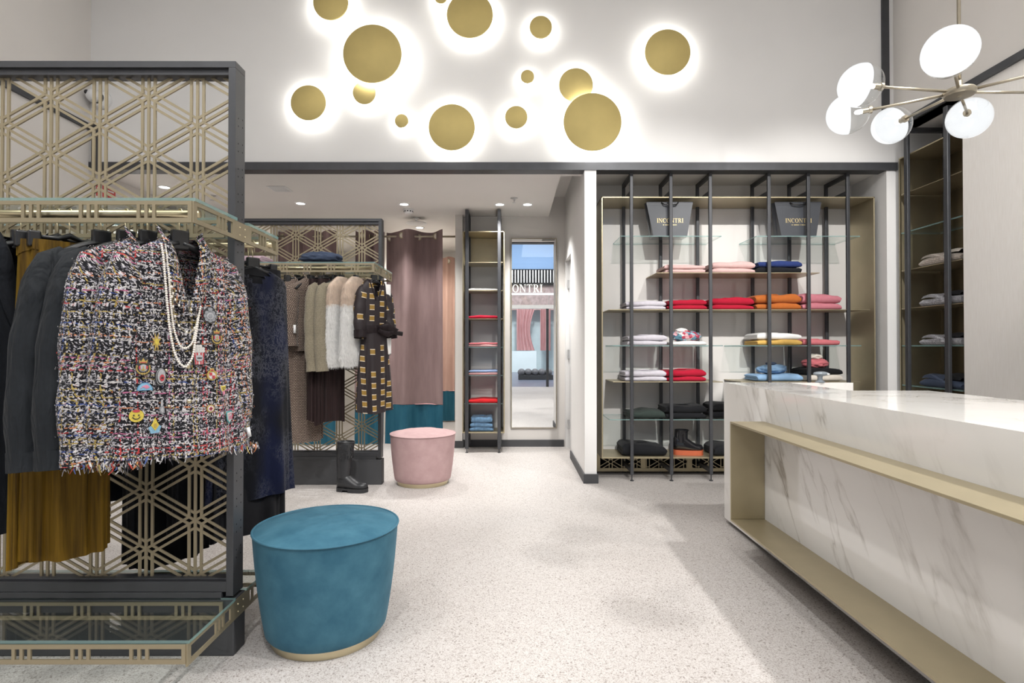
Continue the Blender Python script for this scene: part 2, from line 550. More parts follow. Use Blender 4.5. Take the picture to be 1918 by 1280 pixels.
    def build(s, name, mats, parent=None, smooth=False, bevel=0.0, autos=None):
        me = s.mesh(name, mats, smooth or bool(autos))
        o = bpy.data.objects.new(name, me)
        col.objects.link(o)
        if parent:
            o.parent = parent
        if bevel:
            b = o.modifiers.new('bevel', 'BEVEL')
            b.width = bevel
            b.segments = 2
            b.limit_method = 'ANGLE'
        if autos:
            me.polygons.foreach_set('use_smooth', [True] * len(me.polygons))
            try:
                me.set_sharp_from_angle(angle=R(autos))
            except Exception:
                pass
        return o


def tag(o, label, cat, group=None, kind=None):
    if label:
        o['label'] = label
    if cat:
        o['category'] = cat
    if group:
        o['group'] = group
    if kind:
        o['kind'] = kind
    return o


def empty(name, label, cat, loc=(0, 0, 0), rz=0.0, group=None):
    o = bpy.data.objects.new(name, None)
    o.empty_display_size = 0.05
    o.location = loc
    o.rotation_euler = (0, 0, rz)
    col.objects.link(o)
    return tag(o, label, cat, group)


def box(name, mat, x0, x1, y0, y1, z0, z1, parent=None, bevel=0.0):
    return MB().box(min(x0, x1), max(x0, x1), min(y0, y1), max(y0, y1), min(z0, z1), max(z0, z1)).build(name, mat, parent, bevel=bevel)


def struct(name, mat, *b, label=None, bevel=0.0, parent=None):
    o = box(name, mat, *b, parent=parent, bevel=bevel)
    if not parent:
        o['kind'] = 'structure'
    if label:
        o['label'] = label
    return o


def local(root, p):
    return root.matrix_basis.inverted() @ Vector(p)


def glass_shelf(name, x0, x1, y0, y1, z0, z1, parent):
    # broad faces clear, the cut edges green
    return MB().box(x0, x1, y0, y1, z0, z1, 0, [0, 0, 1, 1, 1, 1]).build(name, ['glass', 'glassedge'], parent)


def smooth_interp(keys, t):
    """catmull-rom through keys [(t, a, b, ...)]"""
    if t <= keys[0][0]:
        return keys[0][1:]
    if t >= keys[-1][0]:
        return keys[-1][1:]
    for i in range(len(keys) - 1):
        if keys[i][0] <= t <= keys[i + 1][0]:
            break
    k0, k1, k2, k3 = keys[max(i - 1, 0)], keys[i], keys[i + 1], keys[min(i + 2, len(keys) - 1)]
    u = (t - k1[0]) / (k2[0] - k1[0])
    r = []
    for j in range(1, len(k1)):
        m1 = (k2[j] - k0[j]) / max(1e-6, k2[0] - k0[0]) * (k2[0] - k1[0])
        m2 = (k3[j] - k1[j]) / max(1e-6, k3[0] - k1[0]) * (k2[0] - k1[0])
        r.append((2 * u**3 - 3 * u**2 + 1) * k1[j] + (u**3 - 2 * u**2 + u) * m1 + (-2 * u**3 + 3 * u**2) * k2[j] + (u**3 - u**2) * m2)
    return r


# ================================================================== THE SETTING
YB, YM, YF = 4.59, 6.27, 8.6      # disc-wall plane, mirror-wall plane, back of the fitting rooms
XL, XR = -3.42, 3.12
CL, CH = 2.55, 4.6                # low and high ceilings
YS = -3.2                         # shop front behind the camera

struct('floor', 'floor', XL - 0.3, 3.7, YS, YF + 0.1, -0.1, 0.0, label='light speckled resin floor')
struct('ceiling', 'ceil', XL - 0.3, 3.7, YS, YB + 0.1, CH, CH + 0.1, label='high ceiling of the shop front room')
lowc = struct('ceiling_rear', 'ceil', XL, 0.42, YB + 0.1, YF, CL, CL + 0.3, label='low white ceiling over the rear of the shop')
struct('ceiling_recess', 'ceil', 0.42, 0.60, YB + 0.19, YM, CL + 0.22, CL + 0.3)
struct('ceiling_recess_lip', 'ceil', 0.42, 0.60, YB + 0.1, YB + 0.19, CL, CL + 0.3)
struct('ceiling_alcove', 'ceil', 0.693, 3.06, YB + 0.1, 5.06, CL, CL + 0.1)
struct('wall_back', 'wall_white', XL, XR, YB, YB + 0.1, 2.60, CH, label='upper wall carrying the gold disc lights')
struct('trim_1', 'dark', XL, XR + 0.02, YB - 0.018, YB + 0.1, 2.537, 2.60, label='dark metal beam under the disc wall')
struct('wall_left', 'wall', XL - 0.1, XL, YS, YF, 0, CH, label='beige side wall behind the lattice racks')
struct('trim_2', 'dark', XL, XL + 0.02, YS, YB, 2.855, 2.906)
struct('trim_3', 'dark', XL + 0.02, XL + 0.085, YB - 0.018, YB, 2.60, 2.906)
struct('wall_right', 'wall', XR, XR + 0.12, YS, YB, 2.906, CH)
struct('trim_4', 'dark', XR - 0.02, XR + 0.12, YS, YB, 2.855, 2.906)
tv = P(1652, 120, YB - 0.01).x
struct('trim_5', 'dark', tv, tv + 0.055, YB - 0.02, YB, 2.906, CH)
struct('trim_6', 'dark', tv, XR, YB - 0.02, YB, 2.855, 2.906)
struct('wall_right_panel', 'cream', XR, XR + 0.4, YS, 3.89, 0, 2.855, label='cream wall panel with fine vertical texture')
struct('wall_niche_back', 'wall', 3.5, 3.6, 3.85, 4.7, 0, 2.855)
struct('wall_niche_end', 'wall_white', XR - 0.0, 3.52, YB, YB + 0.1, 0, 2.855)
struct('ceiling_niche', 'ceil', XR, 3.6, 3.89, YB, 2.855, 2.9)
# pier between corridor and shelving alcove, with the door in the corridor
XC0, XC1 = 0.597, 0.693
struct('wall_corridor', 'wall_white', XC0, XC1, YB - 0.01, 5.62, 0, CL + 0.25, label='white wall end between corridor and shelving')
struct('wall_corridor_head', 'wall_white', XC0, XC1, 5.62, 6.2, 2.04, CL + 0.25)
struct('wall_corridor_end', 'wall_white', XC0, XC1, 6.2, YM, 0, CL + 0.25)
struct('baseboard_corridor', 'darkbase', XC0 - 0.012, XC1 + 0.012, YB - 0.024, 5.62, 0, 0.075)
d1 = struct('door_1', 'whiteplastic', XC0 + 0.04, XC0 + 0.08, 5.63, 6.19, 0.005, 2.03, label='pale grey door at the end of the corridor')
for zz in (0.26, 1.02, 1.78):
    MB().tube([(XC0 + 0.032, 6.165, zz - 0.05), (XC0 + 0.032, 6.165, zz + 0.05)], 0.012, 8).box(XC0 + 0.02, XC0 + 0.04, 6.15, 6.19, zz - 0.045, zz + 0.045).build('hinge', 'steel', d1)
struct('wall_mirror', 'wall', -0.61, XC0 + 0.1, YM, YM + 0.12, 0, CL + 0.25, label='rear wall with the tall mirror')
struct('baseboard_mirror', 'darkbase', -0.53, 0.585, YM - 0.014, YM, 0, 0.075)
struct('wall_jamb', 'wall', -0.61, -0.53, YM - 0.08, YM, 0, CL)
struct('baseboard_jamb', 'darkbase', -0.62, -0.518, YM - 0.094, YM, 0, 0.075)
# fitting rooms
struct('wall_fitting_back', 'wall', XL, -0.61, YF, YF + 0.1, 0, CL)
struct('wall_fitting_end', 'wall', -0.61, -0.53, YM + 0.1, YF, 0, CL)
for i, (a, b) in enumerate(((-2.71, -2.63), (-1.655, -1.586))):
    struct('wall_fitting_%d' % (i + 1), 'wall', a, b, 6.42, YF, 0, CL, label='fitting room partition end')
# shelving alcove
struct('wall_alcove_back', 'wall', 0.60, 3.15, 5.06, 5.16, 0, CL + 0.1)
struct('wall_alcove_side', 'wall_white', 3.055, XR, YB - 0.005, 5.06, 0, CL, label='white pier beside the shelving alcove')
struct('baseboard_alcove', 'darkbase', 0.693, 3.055, 5.045, 5.06, 0, 0.085)
struct('baseboard_left', 'darkbase', XL, XL + 0.014, YS, YF, 0, 0.075)

# ---- shop front and the mall behind the camera (seen in the tall mirror)
struct('floor_mall', plain('mall_floor_stone', (0.16, 0.18, 0.24), 0.35, 0, 0.1, 2), -9, 9, -16, YS, -0.1, -0.002)
struct('wall_front_pier_left', 'wall', XL - 0.1, -2.4, YS - 0.15, YS, 0, CH)
struct('wall_front_pier_right', 'wall', 2.4, 3.6, YS - 0.15, YS, 0, CH)
struct('trim_7', 'whiteplastic', -2.4, 2.4, YS - 0.12, YS - 0.02, 2.17, 2.27, label='white transom bar of the shop front')
struct('window_1', 'glassclear', -2.4, 2.4, YS - 0.08, YS - 0.07, 2.27, CH, label='glass above the shop entrance')
struct('trim_8', 'dark', 0.98, 1.05, YS - 0.12, YS - 0.02, 0, 2.17)
YO = -12.6
struct('wall_mall', plain('mall_blue_wall', (0.20, 0.33, 0.55), 0.6, 0, 0.04, 1), -9, 9, YO - 0.3, YO - 0.1, 4.55, 8.0, label='blue wall high up in the mall')
struct('wall_mall_slats', plain('mall_mauve_boards', (0.33, 0.24, 0.23), 0.6, 0, 0.25, 9), -9, 9, YO - 0.3, YO - 0.1, 2.75, 3.85)
struct('wall_mall_window', plain('mall_window_display', (0.55, 0.66, 0.68), 0.4, 0, 0.08, 2), -9, 9, YO - 1.0, YO - 0.9, 0, 2.8)
sl = struct('ceiling_mall', 'blk', -9, 9, YO - 0.25, YO + 0.1, 3.85, 4.55)
for i in range(30):
    box('slat', 'steel', -1.0 + i * 0.13, -0.96 + i * 0.13, YO + 0.1, YO + 0.13, 3.95, 4.5, parent=sl)
YC = 0.5


def curtain_mesh(x0, x1, y, z0, z1, amp, waves, phase=0.0, gather=0.0, cols=64, rows=12, top_wave=0.0):
    out, uv = [], []
    for i in range(rows + 1):
        t = i / rows
        z = z1 + (z0 - z1) * t
        r, u = [], []
        for j in range(cols + 1):
            s = j / cols
            x = x0 + (x1 - x0) * (s - gather * math.sin(PI * t) * (s - 0.0) * 0.5)
            a = amp * (1 - 0.35 * t)
            yy = y + a * math.sin(2 * PI * waves * s + phase) + 0.16 * a * math.sin(2 * PI * waves * 2.3 * s + 1.3 + 2 * t)
            r.append((x, yy, z + top_wave * (1 - t) ** 6 * math.cos(2 * PI * waves * s + phase)))
            u.append((s * (x1 - x0) * 1.5, z))
        out.append(r)
        uv.append(u)
    return MB().grid(out, 0, uv)


mall_pink = velvet('mall_pink_curtain', (0.42, 0.22, 0.22), (0.55, 0.33, 0.33), 0.3, 5, (4, 4, 0.4))
for i, (a, b, g) in enumerate(((0.25, 1.05, 0.5), (1.3, 1.75, 0.0), (1.95, 2.7, 0.0))):
    o = curtain_mesh(a, b, YO + 0.02, 0.95, 2.78, 0.06, 5 + i, 0.3 * i, g).build('shop_curtain', mall_pink, None, True)
    tag(o, ['tied-back pink curtain reflected in the mirror', 'narrow pink curtain reflected in the mirror', 'wide straight pink curtain reflected at the mirror edge'][i], 'curtain', 'pink curtains of the opposite shop')
box('wall_mall_plinth', plain('mall_white_panel', (0.62, 0.70, 0.72), 0.4, 0, 0.03, 2), -3, 1.12, YO + 0.1, YO + 0.2, 0, 0.93)['kind'] = 'structure'
bench = empty('tufted_bench', 'grey tufted bench reflected low in the mirror', 'bench', (0.8, -6.8, 0))
benchm = fabric('grey_bench_leather', (0.16, 0.16, 0.17), 0.5, 0.1)
for i in range(5):
    MB().sphere((-0.44 + i * 0.23, 0, 0.24), 0.135, 12, 8, 0, (1, 1.9, 0.95)).build('cushion', benchm, bench, True)
MB().box(-0.55, 0.62, -0.24, 0.24, 0.0, 0.16).build('base', 'darkbase', bench, bevel=0.01)
spot('mall_light', (0.5, -8.0, 7.0), (0.6, -9.0, 0), 900, 120, 0.8, 0.4, (0.95, 0.97, 1))
spot('mall_light', (0.8, -7.5, 6.0), (0.8, -12.6, 3.0), 900, 70, 0.8, 0.3, (0.95, 0.97, 1))


# serif letters built as flat plates
def glyph(ch, h):
    """list of polygons (x, z) for a bold serif capital of height h, and its width"""
    w, t, s = 0.0, 0.15 * h, 0.045 * h
    P_ = []

    def rect(x0, x1, z0, z1):
        P_.append([(x0, z0), (x1, z0), (x1, z1), (x0, z1)])

    def ring(cx, cz, rx, rz, tx, tz, a0, a1, k=18):
        for i in range(k):
            b0, b1 = a0 + (a1 - a0) * i / k, a0 + (a1 - a0) * (i + 1) / k
            P_.append([(cx + math.cos(b0) * (rx - tx), cz + math.sin(b0) * (rz - tz)), (cx + math.cos(b0) * rx, cz + math.sin(b0) * rz),
                       (cx + math.cos(b1) * rx, cz + math.sin(b1) * rz), (cx + math.cos(b1) * (rx - tx), cz + math.sin(b1) * (rz - tz))])
    if ch == 'I':
        w = 0.36 * h
        rect(w / 2 - t / 2, w / 2 + t / 2, 0, h); rect(0.03 * h, w - 0.03 * h, 0, s); rect(0.03 * h, w - 0.03 * h, h - s, h)
    elif ch == 'N':
        w = 0.88 * h
        rect(0.12 * h, 0.17 * h, 0, h); rect(0.71 * h, 0.76 * h, 0, h)
        P_.append([(0.10 * h, h), (0.71 * h, 0), (0.76 * h, 0), (0.76 * h, 0.08 * h), (0.26 * h, h)])
        rect(0.02 * h, 0.27 * h, 0, s); rect(0.0, 0.2 * h, h - s, h); rect(0.61 * h, 0.86 * h, h - s, h)
    elif ch == 'C':
        w = 0.80 * h
        ring(0.41 * h, 0.5 * h, 0.38 * h, 0.51 * h, 0.15 * h, 0.05 * h, R(48), R(318), 22)
        rect(0.66 * h, 0.70 * h, 0.66 * h, h)
    elif ch == 'O':
        w = 0.86 * h
        ring(0.43 * h, 0.5 * h, 0.40 * h, 0.51 * h, 0.15 * h, 0.05 * h, 0, 2 * PI, 26)
    elif ch == 'T':
        w = 0.76 * h
        rect(0.38 * h - t / 2, 0.38 * h + t / 2, 0, h); rect(0.03 * h, 0.73 * h, h - s, h); rect(0.25 * h, 0.51 * h, 0, s)
        rect(0.03 * h, 0.065 * h, 0.76 * h, h); rect(0.695 * h, 0.73 * h, 0.76 * h, h)
    elif ch == 'R':
        w = 0.82 * h
        rect(0.12 * h, 0.27 * h, 0, h); rect(0.02 * h, 0.37 * h, 0, s); rect(0.02 * h, 0.3 * h, h - s, h)
        ring(0.38 * h, 0.74 * h, 0.27 * h, 0.26 * h, 0.14 * h, 0.045 * h, R(-90), R(90), 12)
        rect(0.25 * h, 0.4 * h, h - s, h); rect(0.25 * h, 0.4 * h, 0.48 * h, 0.48 * h + s)
        P_.append([(0.36 * h, 0.5 * h), (0.5 * h, 0.5 * h), (0.8 * h, 0), (0.62 * h, 0)])
    return P_, w


def word(text, h, depth, xf, name, mat, parent, gap=0.05):
    """every letter its own mesh; xf maps (x, z, depth) to a point"""
    widths = [glyph(c, h)[1] for c in text]
    total = sum(widths) + gap * h * (len(text) - 1)
    x = -total / 2
    for c, w in zip(text, widths):
        mb = MB()
        for poly in glyph(c, h)[0]:
            mb.prism([(x + a, b) for a, b in poly], 0, depth, xf=xf)
        mb.build(name, mat, parent)
        x += w + gap * h
    return total


sg = empty('shop_sign', 'halo-lit shop name letters over the entrance, reflected in the mirror', 'sign', (0.0, YS + 0.02, 2.62))
word('INCONTRI', 0.215, 0.04, lambda x, z, d: (0.217 + x, d, z), 'letter', emis('sign_letter_light', (1.0, 0.97, 0.86), 1.6), sg, 0.06)
# the letters face the mall; the lit bar below carries them
MB().box(-0.6, 1.25, 0.0, 0.04, -0.07, -0.025).build('light_bar', emis('sign_bar_light', (0.9, 0.95, 1.0), 2.2), sg)
for xx in (-0.4, 1.05):
    MB().tube([(xx, 0.02, -0.05), (xx, -0.06, -0.36)], 0.008, 8).build('bracket', 'steel', sg)

# ================================================================== DISC WALL LIGHTS
M['halo'] = emis('halo_led_strip', (1.0, 0.985, 0.95), 26.0)
discs = [
    (619, 4, 33, 'gold disc light cut by the picture top, above the pale disc'),
    (697, 100, 55, 'largest gold disc light of the upper cluster'),
    (682, 173, 21.5, 'small gold disc light tucked under the largest upper disc'),
    (577, 192, 33, 'pale gold disc light lowest at the lattice rack end'),
    (752, 226, 12.5, 'tiny gold disc light between the pale disc and the low centre disc'),
    (846, 238, 43.5, 'medium gold disc light low in the middle, close above the beam'),
    (880, 27, 43.5, 'gold disc light high in the middle, cut by the picture top'),
    (826, -6, 12, 'tiny gold disc light just peeking in at the picture top'),
    (1013, 50, 21, 'small gold disc light beside the high middle disc'),
    (988, 143, 12.5, 'tiny dark gold disc light above the two small central discs'),
    (967, 219, 21, 'small pale gold disc light beside the large overlapped pair'),
    (1079, 159, 32, 'medium gold disc light half hidden behind the large low disc'),
    (1110, 228, 54.5, 'large gold disc light over the corridor, overlapping another disc'),
    (1251, 97, 43, 'lone gold disc light toward the pendant lamp'),
]
for px, py, r, lb in discs:
    front = (px, py) in ((697, 100), (1110, 228))
    yd = YB - (0.125 if front else 0.075)
    c = P(px, py, yd)
    rr = r * yd / F
    t = empty('disc_light', lb, 'wall light', (c.x, YB, c.z), 0, 'backlit gold discs on the upper wall')
    dy = yd - YB
    MB().lathe([(0.001, dy), (rr - 0.004, dy), (rr, dy + 0.003), (rr, dy + 0.012), (rr - 0.004, dy + 0.014), (0.001, dy + 0.014)], 56, axis='y').build('disc', 'golddisc', t, autos=40)
    MB().lathe([(rr * 0.80, dy + 0.022), (rr * 0.94, dy + 0.022), (rr * 0.94, dy + 0.016), (rr * 0.80, dy + 0.016)], 48, axis='y').build('led_ring', 'halo', t)
    MB().lathe([(0.001, dy + 0.0145), (rr * 0.78, dy + 0.0145), (rr * 0.78, dy + 0.04), (min(rr * 0.5, 0.05), dy + 0.045), (min(rr * 0.5, 0.05), -0.001)], 32, axis='y').build('backplate', 'whiteplastic', t, autos=40)

# ================================================================== LATTICE RACKS


def clip(p, q, x0, x1, z0, z1):
    t0, t1 = 0.0, 1.0
    dx, dz = q[0] - p[0], q[1] - p[1]
    for pp, qq in ((-dx, p[0] - x0), (dx, x1 - p[0]), (-dz, p[1] - z0), (dz, z1 - p[1])):
        if abs(pp) < 1e-9:
            if qq < 0:
                return None
            continue
        r = qq / pp
        if pp < 0:
            t0 = max(t0, r)
        else:
            t1 = min(t1, r)
    if t1 - t0 <= 1e-6:
        return None
    return ((p[0] + dx * t0, p[1] + dz * t0), (p[0] + dx * t1, p[1] + dz * t1))


def lattice(root, org, x0, x1, z0, z1, y, s=0.206, off=0.0225, bw=0.0092, bt=0.007, mat='goldlat', center=True):
    c = s * math.cos(R(30))
    a1 = Vector((0, s))
    a2 = Vector((s * math.cos(R(30)), s * math.sin(R(30))))
    o = Vector(org)
    for di, (phi, w) in enumerate(((90, a2), (30, a1), (150, a1))):
        u = Vector((math.cos(R(phi)), math.sin(R(phi))))
        nn = Vector((-u.y, u.x))
        for k in range(-30, 31):
            pn = o + w * k
            for side in ((0, 1, -1) if center else (1, -1)):
                mb = MB()
                segs = []
                if side == 0:
                    segs = [(-6.0, 6.0)]
                else:
                    g = off * math.tan(R(30)) + 0.001
                    segs = [(m * s + g, (m + 1) * s - g) for m in range(-24, 24)]
                got = False
                for ta, tb in segs:
                    # neighbouring dashes are one strip of metal with its gap at the node
                    base = pn + nn * (off * side)
                    r = clip(base + u * ta, base + u * tb, x0, x1, z0, z1)
                    if not r:
                        continue
                    A, B = Vector(r[0]), Vector(r[1])
                    if (B - A).length < 0.012:
                        continue
                    h = nn * (bw / 2)
                    dy = bt / 2 - (0.0006 * di)
                    vs = []
                    for yy in (y - dy, y + dy):
                        for q in (A - h, A + h, B + h, B - h):
                            vs.append((q.x, yy, q.y))
                    mb.add(vs, [(0, 1, 2, 3), (7, 6, 5, 4), (0, 4, 5, 1), (1, 5, 6, 2), (2, 6, 7, 3), (3, 7, 4, 0)])
                    got = True
                if got:
                    mb.build('lattice_bar', mat, root)


def ladder(root, name, a, b, z0, z1, fixed, axis, period=0.1784, first=0.012, solid=None, th=0.006, from_end=True):
    """pierced champagne strip: two long bars and triples of short posts. axis 'x' or 'y' is the running one"""
    mb = MB()

    def bar(p, q, za, zb):
        if axis == 'x':
            mb.box(p, q, fixed - th / 2, fixed + th / 2, za, zb)
        else:
            mb.box(fixed - th / 2, fixed + th / 2, p, q, za, zb)
    bar(a, b, z1 - 0.012, z1)
    bar(a, b, z0, z0 + 0.014)
    zz0, zz1 = z0 + 0.014, z1 - 0.012
    if not solid or solid[1] < b - first:
        bar(b - first, b, zz0, zz1)
    if not solid or solid[0] > a + first:
        bar(a, a + first, zz0, zz1)
    e = b - 0.165
    while e > a + 0.02:
        for d in (0.0, 0.024, 0.048):
            if solid and (solid[0] - 0.02 < e + d < solid[1] + 0.01):
                continue
            if a + first < e + d - 0.005 and e + d + 0.005 < b - first:
                bar(e + d - 0.005, e + d + 0.005, zz0, zz1)
        e -= period
    if solid:
        bar(solid[0], solid[1], zz0, zz1)
    return mb.build(name, 'goldlat', root)


def rack(xr, xl, yf, H, shelf_z, label, org, low_shelves=True, back=True):
    """screen frame of dark metal with lattice, shelves carried on both faces. xr is the aisle end"""
    root = empty('display_rack', label, 'clothes rack', (xr, yf, 0))
    L = lambda x, y, z: (x - xr, y - yf, z)
    D = 0.075
    x0, x1 = xl - xr, 0.0

    def bx(name, mat, a, b, c, d, e, f, bev=0.0015):
        return MB().box(a, b, c, d, e, f).build(name, mat, root, bevel=bev)
    pt = bx('post', 'dark', -0.026, 0, 0, D, 0.21, H)
    bx('post', 'dark', x0, x0 + 0.026, 0, D, 0.21, H)
    bx('top_rail', 'dark', x0, 0, 0, D, H, H + 0.024)
    bx('lattice_rail', 'dark', x0 + 0.026, -0.026, 0.012, D - 0.012, H - 0.022, H)
    bx('bottom_rail', 'dark', x0 + 0.026, -0.026, 0.0, D, 0.225, 0.26)
    bx('lattice_rail', 'dark', x0 + 0.026, -0.026, 0.016, D - 0.016, 0.26, 0.268)
    bx('moulding', 'dark', x0 + 0.03, -0.04, -0.004, D + 0.004, 0.196, 0.225)
    bx('base', 'darkbase', x0 - 0.004, 0.006, -0.006, D + 0.006, 0, 0.2, 0.004)
    # rows of peg holes on the end post
    mb = MB()
    z = 0.34
    while z < H - 0.15:
        for yy in (0.022, 0.054):
            for dz in (0, 0.028):
                mb.lathe([(0.0001, 0), (0.0032, 0)], 8, (0.0006, 0, 0))
                nv = 16
                for i in range(len(mb.v) - nv, len(mb.v)):
                    q = mb.v[i]
                    mb.v[i] = (0.0006, yy + q[1], z + dz + (q[0] - 0.0006) + (0.006 if yy > 0.04 else 0))
        z += 0.092
    mb.build('peg_hole', 'blk', pt)
    lattice(root, (org[0] - xr, org[1]), x0 + 0.026, -0.026, 0.266, H - 0.02, D / 2)
    SD = 0.28
    specs = [(shelf_z, -SD, True)]
    if back:
        specs.append((shelf_z, D + SD, True))
    if low_shelves:
        specs += [(0.203, -SD - 0.02, False)]
        if back:
            specs.append((0.203, D + SD - 0.1, False))
    for z, yy, rail in specs:
        s = -1 if yy < 0 else 1
        yb = 0.0 if s < 0 else D
        ladder(root, 'shelf_fascia', x0, 0.004, z - 0.075 if rail else z - 0.066, z - 0.008, yy, 'x')
        ladder(root, 'wall_fascia', x0 + 0.03, -0.03, z - 0.07, z - 0.008, yb + s * 0.012, 'x')
        a, b = (yy, D / 2) if s < 0 else (D / 2, yy)
        for xx in (0.006, x0 - 0.004):
            ladder(root, 'bracket', a, b, z - 0.075, z - 0.008, xx, 'y', period=0.6, first=0.02, solid=(-0.035, D / 2) if s < 0 else (D / 2, D + 0.035))
        y0, y1 = sorted((yy - s * 0.004, yb + s * 0.004))
        glass_shelf('glass_shelf', x0 + 0.0, 0.012, y0, y1, z - 0.007, z + 0.003, root)
        if rail:
            yr = yy - s * 0.045
            MB().tube([(x0, yr, z - 0.038), (0.003, yr, z - 0.038)], 0.0125, 14).build('hanging_rail', 'brass', root, True)
    mb = MB()
    for z in ([shelf_z] + ([0.203] if low_shelves else [])):
        for yy in (0.018, 0.057):
            for dz in (-0.028, -0.055):
                mb.sphere((0.0095, yy, z + dz), 0.0032, 8, 6)
    mb.build('bolt', 'brass', root, True)
    return root


RX1, RY1 = -0.992, 2.031
o1 = P(187.5, 236, RY1 + 0.0375)
rack1 = rack(RX1, -2.45, RY1, 2.108, 1.561, 'dark framed rack with champagne lattice beside the blue ottoman', (o1.x, o1.z))
RX2, RY2 = P(714, 800, 4.537).x, 4.537
o2 = P(595.5, 464.5, RY2 + 0.0375)
rack2 = rack(RX2, -2.75, RY2, 2.11, 1.74, 'dark framed lattice rack in front of the mauve curtains', (o2.x, o2.z), low_shelves=False)

# ================================================================== GARMENTS


def loft_torso(keys, n=56, rows=36, fold=0.012, kf=7, seed=0, exp=2.6, vneck=None, hemwave=0.01, twist=0.0, start=0.25):
    """keys: (z, half width, half depth[, front offset]) from the neck down; closed shell open at the hem"""
    rnd = random.Random(seed)
    ph = [rnd.uniform(0, 6.28) for _ in range(5)]
    z0, z1 = keys[0][0], keys[-1][0]
    # parametrise by cumulative length so that the shoulder slope gets its own rows
    ts = [0.0]
    for a, b in zip(keys[:-1], keys[1:]):
        ts.append(ts[-1] + math.hypot(b[0] - a[0], (b[1] - a[1]) * 0.8))
    tk = [(t, *k) for t, k in zip(ts, keys)]
    rr, uu = [], []
    for i in range(rows + 1):
        t = ts[-1] * i / rows
        v = smooth_interp(tk, t)
        z, w, d = v[0], max(v[1], 0.004), max(v[2], 0.004)
        yo = v[3] if len(v) > 3 else 0.0
        down = max(0.0, (z0 - z) / (z0 - z1) - start) / (1 - start)
        row, urow = [], []
        for j in range(n):
            a = PI / 2 + 2 * PI * j / n
            ca, sa = math.cos(a), math.sin(a)
            x = w * math.copysign(abs(ca) ** (2 / exp), ca)
            y = d * math.copysign(abs(sa) ** (2 / exp), sa)
            f = fold * down * (math.sin(kf * a + ph[0] + 0.6 * down) + 0.6 * math.sin((kf * 2 + 1) * a + ph[1] - down) + 0.4 * math.sin(3 * a + ph[2] + 2 * down))
            fx, fy = ca * f * 0.5, sa * f
            zz = z + (hemwave * math.sin(2 * a + ph[3]) * down if down > 0 else 0)
            row.append((x + fx, y + fy + yo, zz))
        rr.append(row)
        uu.append((t, 0))
    mb = MB()
    nr = len(rr)
    b = 0
    for row, ur in zip(rr, uu):
        # duplicate the first column for the uv seam
        r2 = row + [row[0]]
        cum = [0.0]
        for p_, q_ in zip(r2[:-1], r2[1:]):
            cum.append(cum[-1] + math.hypot(q_[0] - p_[0], q_[1] - p_[1]))
        u2 = [(c_ - cum[-1] / 2 + 5.0, 5.0 - ur[0]) for c_ in cum]
        mb.v += r2
        mb.uv += u2
    m = n + 1
    for i in range(nr - 1):
        for j in range(n):
            q = (i * m + j, i * m + j + 1, (i + 1) * m + j + 1, (i + 1) * m + j)
            cx = sum(mb.v[k][0] for k in q) / 4
            cy = sum(mb.v[k][1] for k in q) / 4
            cz = sum(mb.v[k][2] for k in q) / 4
            if vneck and cy < 0:
                zt, zb, hw = vneck
                if cz > zb and abs(cx) < hw * (cz - zb) / (zt - zb):
                    continue
            mb.f.append(q[::-1])
            mb.mi.append(0)
    return mb


def sleeve(side, w, zs, zc, r0=0.062, r1=0.05, out=0.05, fwd=-0.03, n=18, seed=0, squash=1.25, wr=0.006):
    rnd = random.Random(seed + side)
    path, rad = [], []
    K_ = 16
    for i in range(K_ + 1):
        t = i / K_
        z = zs + (zc - zs) * t
        x = side * (w - 0.028 + out * math.sin(min(1, t * 1.25) * PI / 2))
        y = fwd * t * t
        path.append((x, y, z))
        r = r0 + (r1 - r0) * t
        if t < 0.14:
            r *= math.sqrt(max(0.05, t / 0.14)) * 0.45 + 0.55
        rad.append(r + wr * math.sin(t * 19 + rnd.uniform(-0.5, 0.5)) * (0.4 if t < 0.3 else 1))
    # rounded top
    path.insert(0, (path[0][0] - side * 0.03, 0, zs + 0.032))
    rad.insert(0, r0 * 0.32)
    mb = MB()
    mb.tube(path, [r * 0.82 for r in rad], n, 0, False, squash, a0=PI if side > 0 else 0.0)
    return mb


def hook_mesh(top=0.018):
    pts = [(0, 0, -0.075), (0, 0, -0.03)]
    for i in range(15):
        a = R(-70 + i * 245 / 14)
        pts.append((0, 0.0165 * math.cos(a) , 0.0165 * math.sin(a)))
    return MB().tube([(0, 0, -0.08), (0, 0.003, -0.035)] + [(0, 0.0165 * math.cos(R(-60 + i * 20)), 0.0165 * math.sin(R(-60 + i * 20)) + 0.0) for i in range(13)], 0.0022, 8)


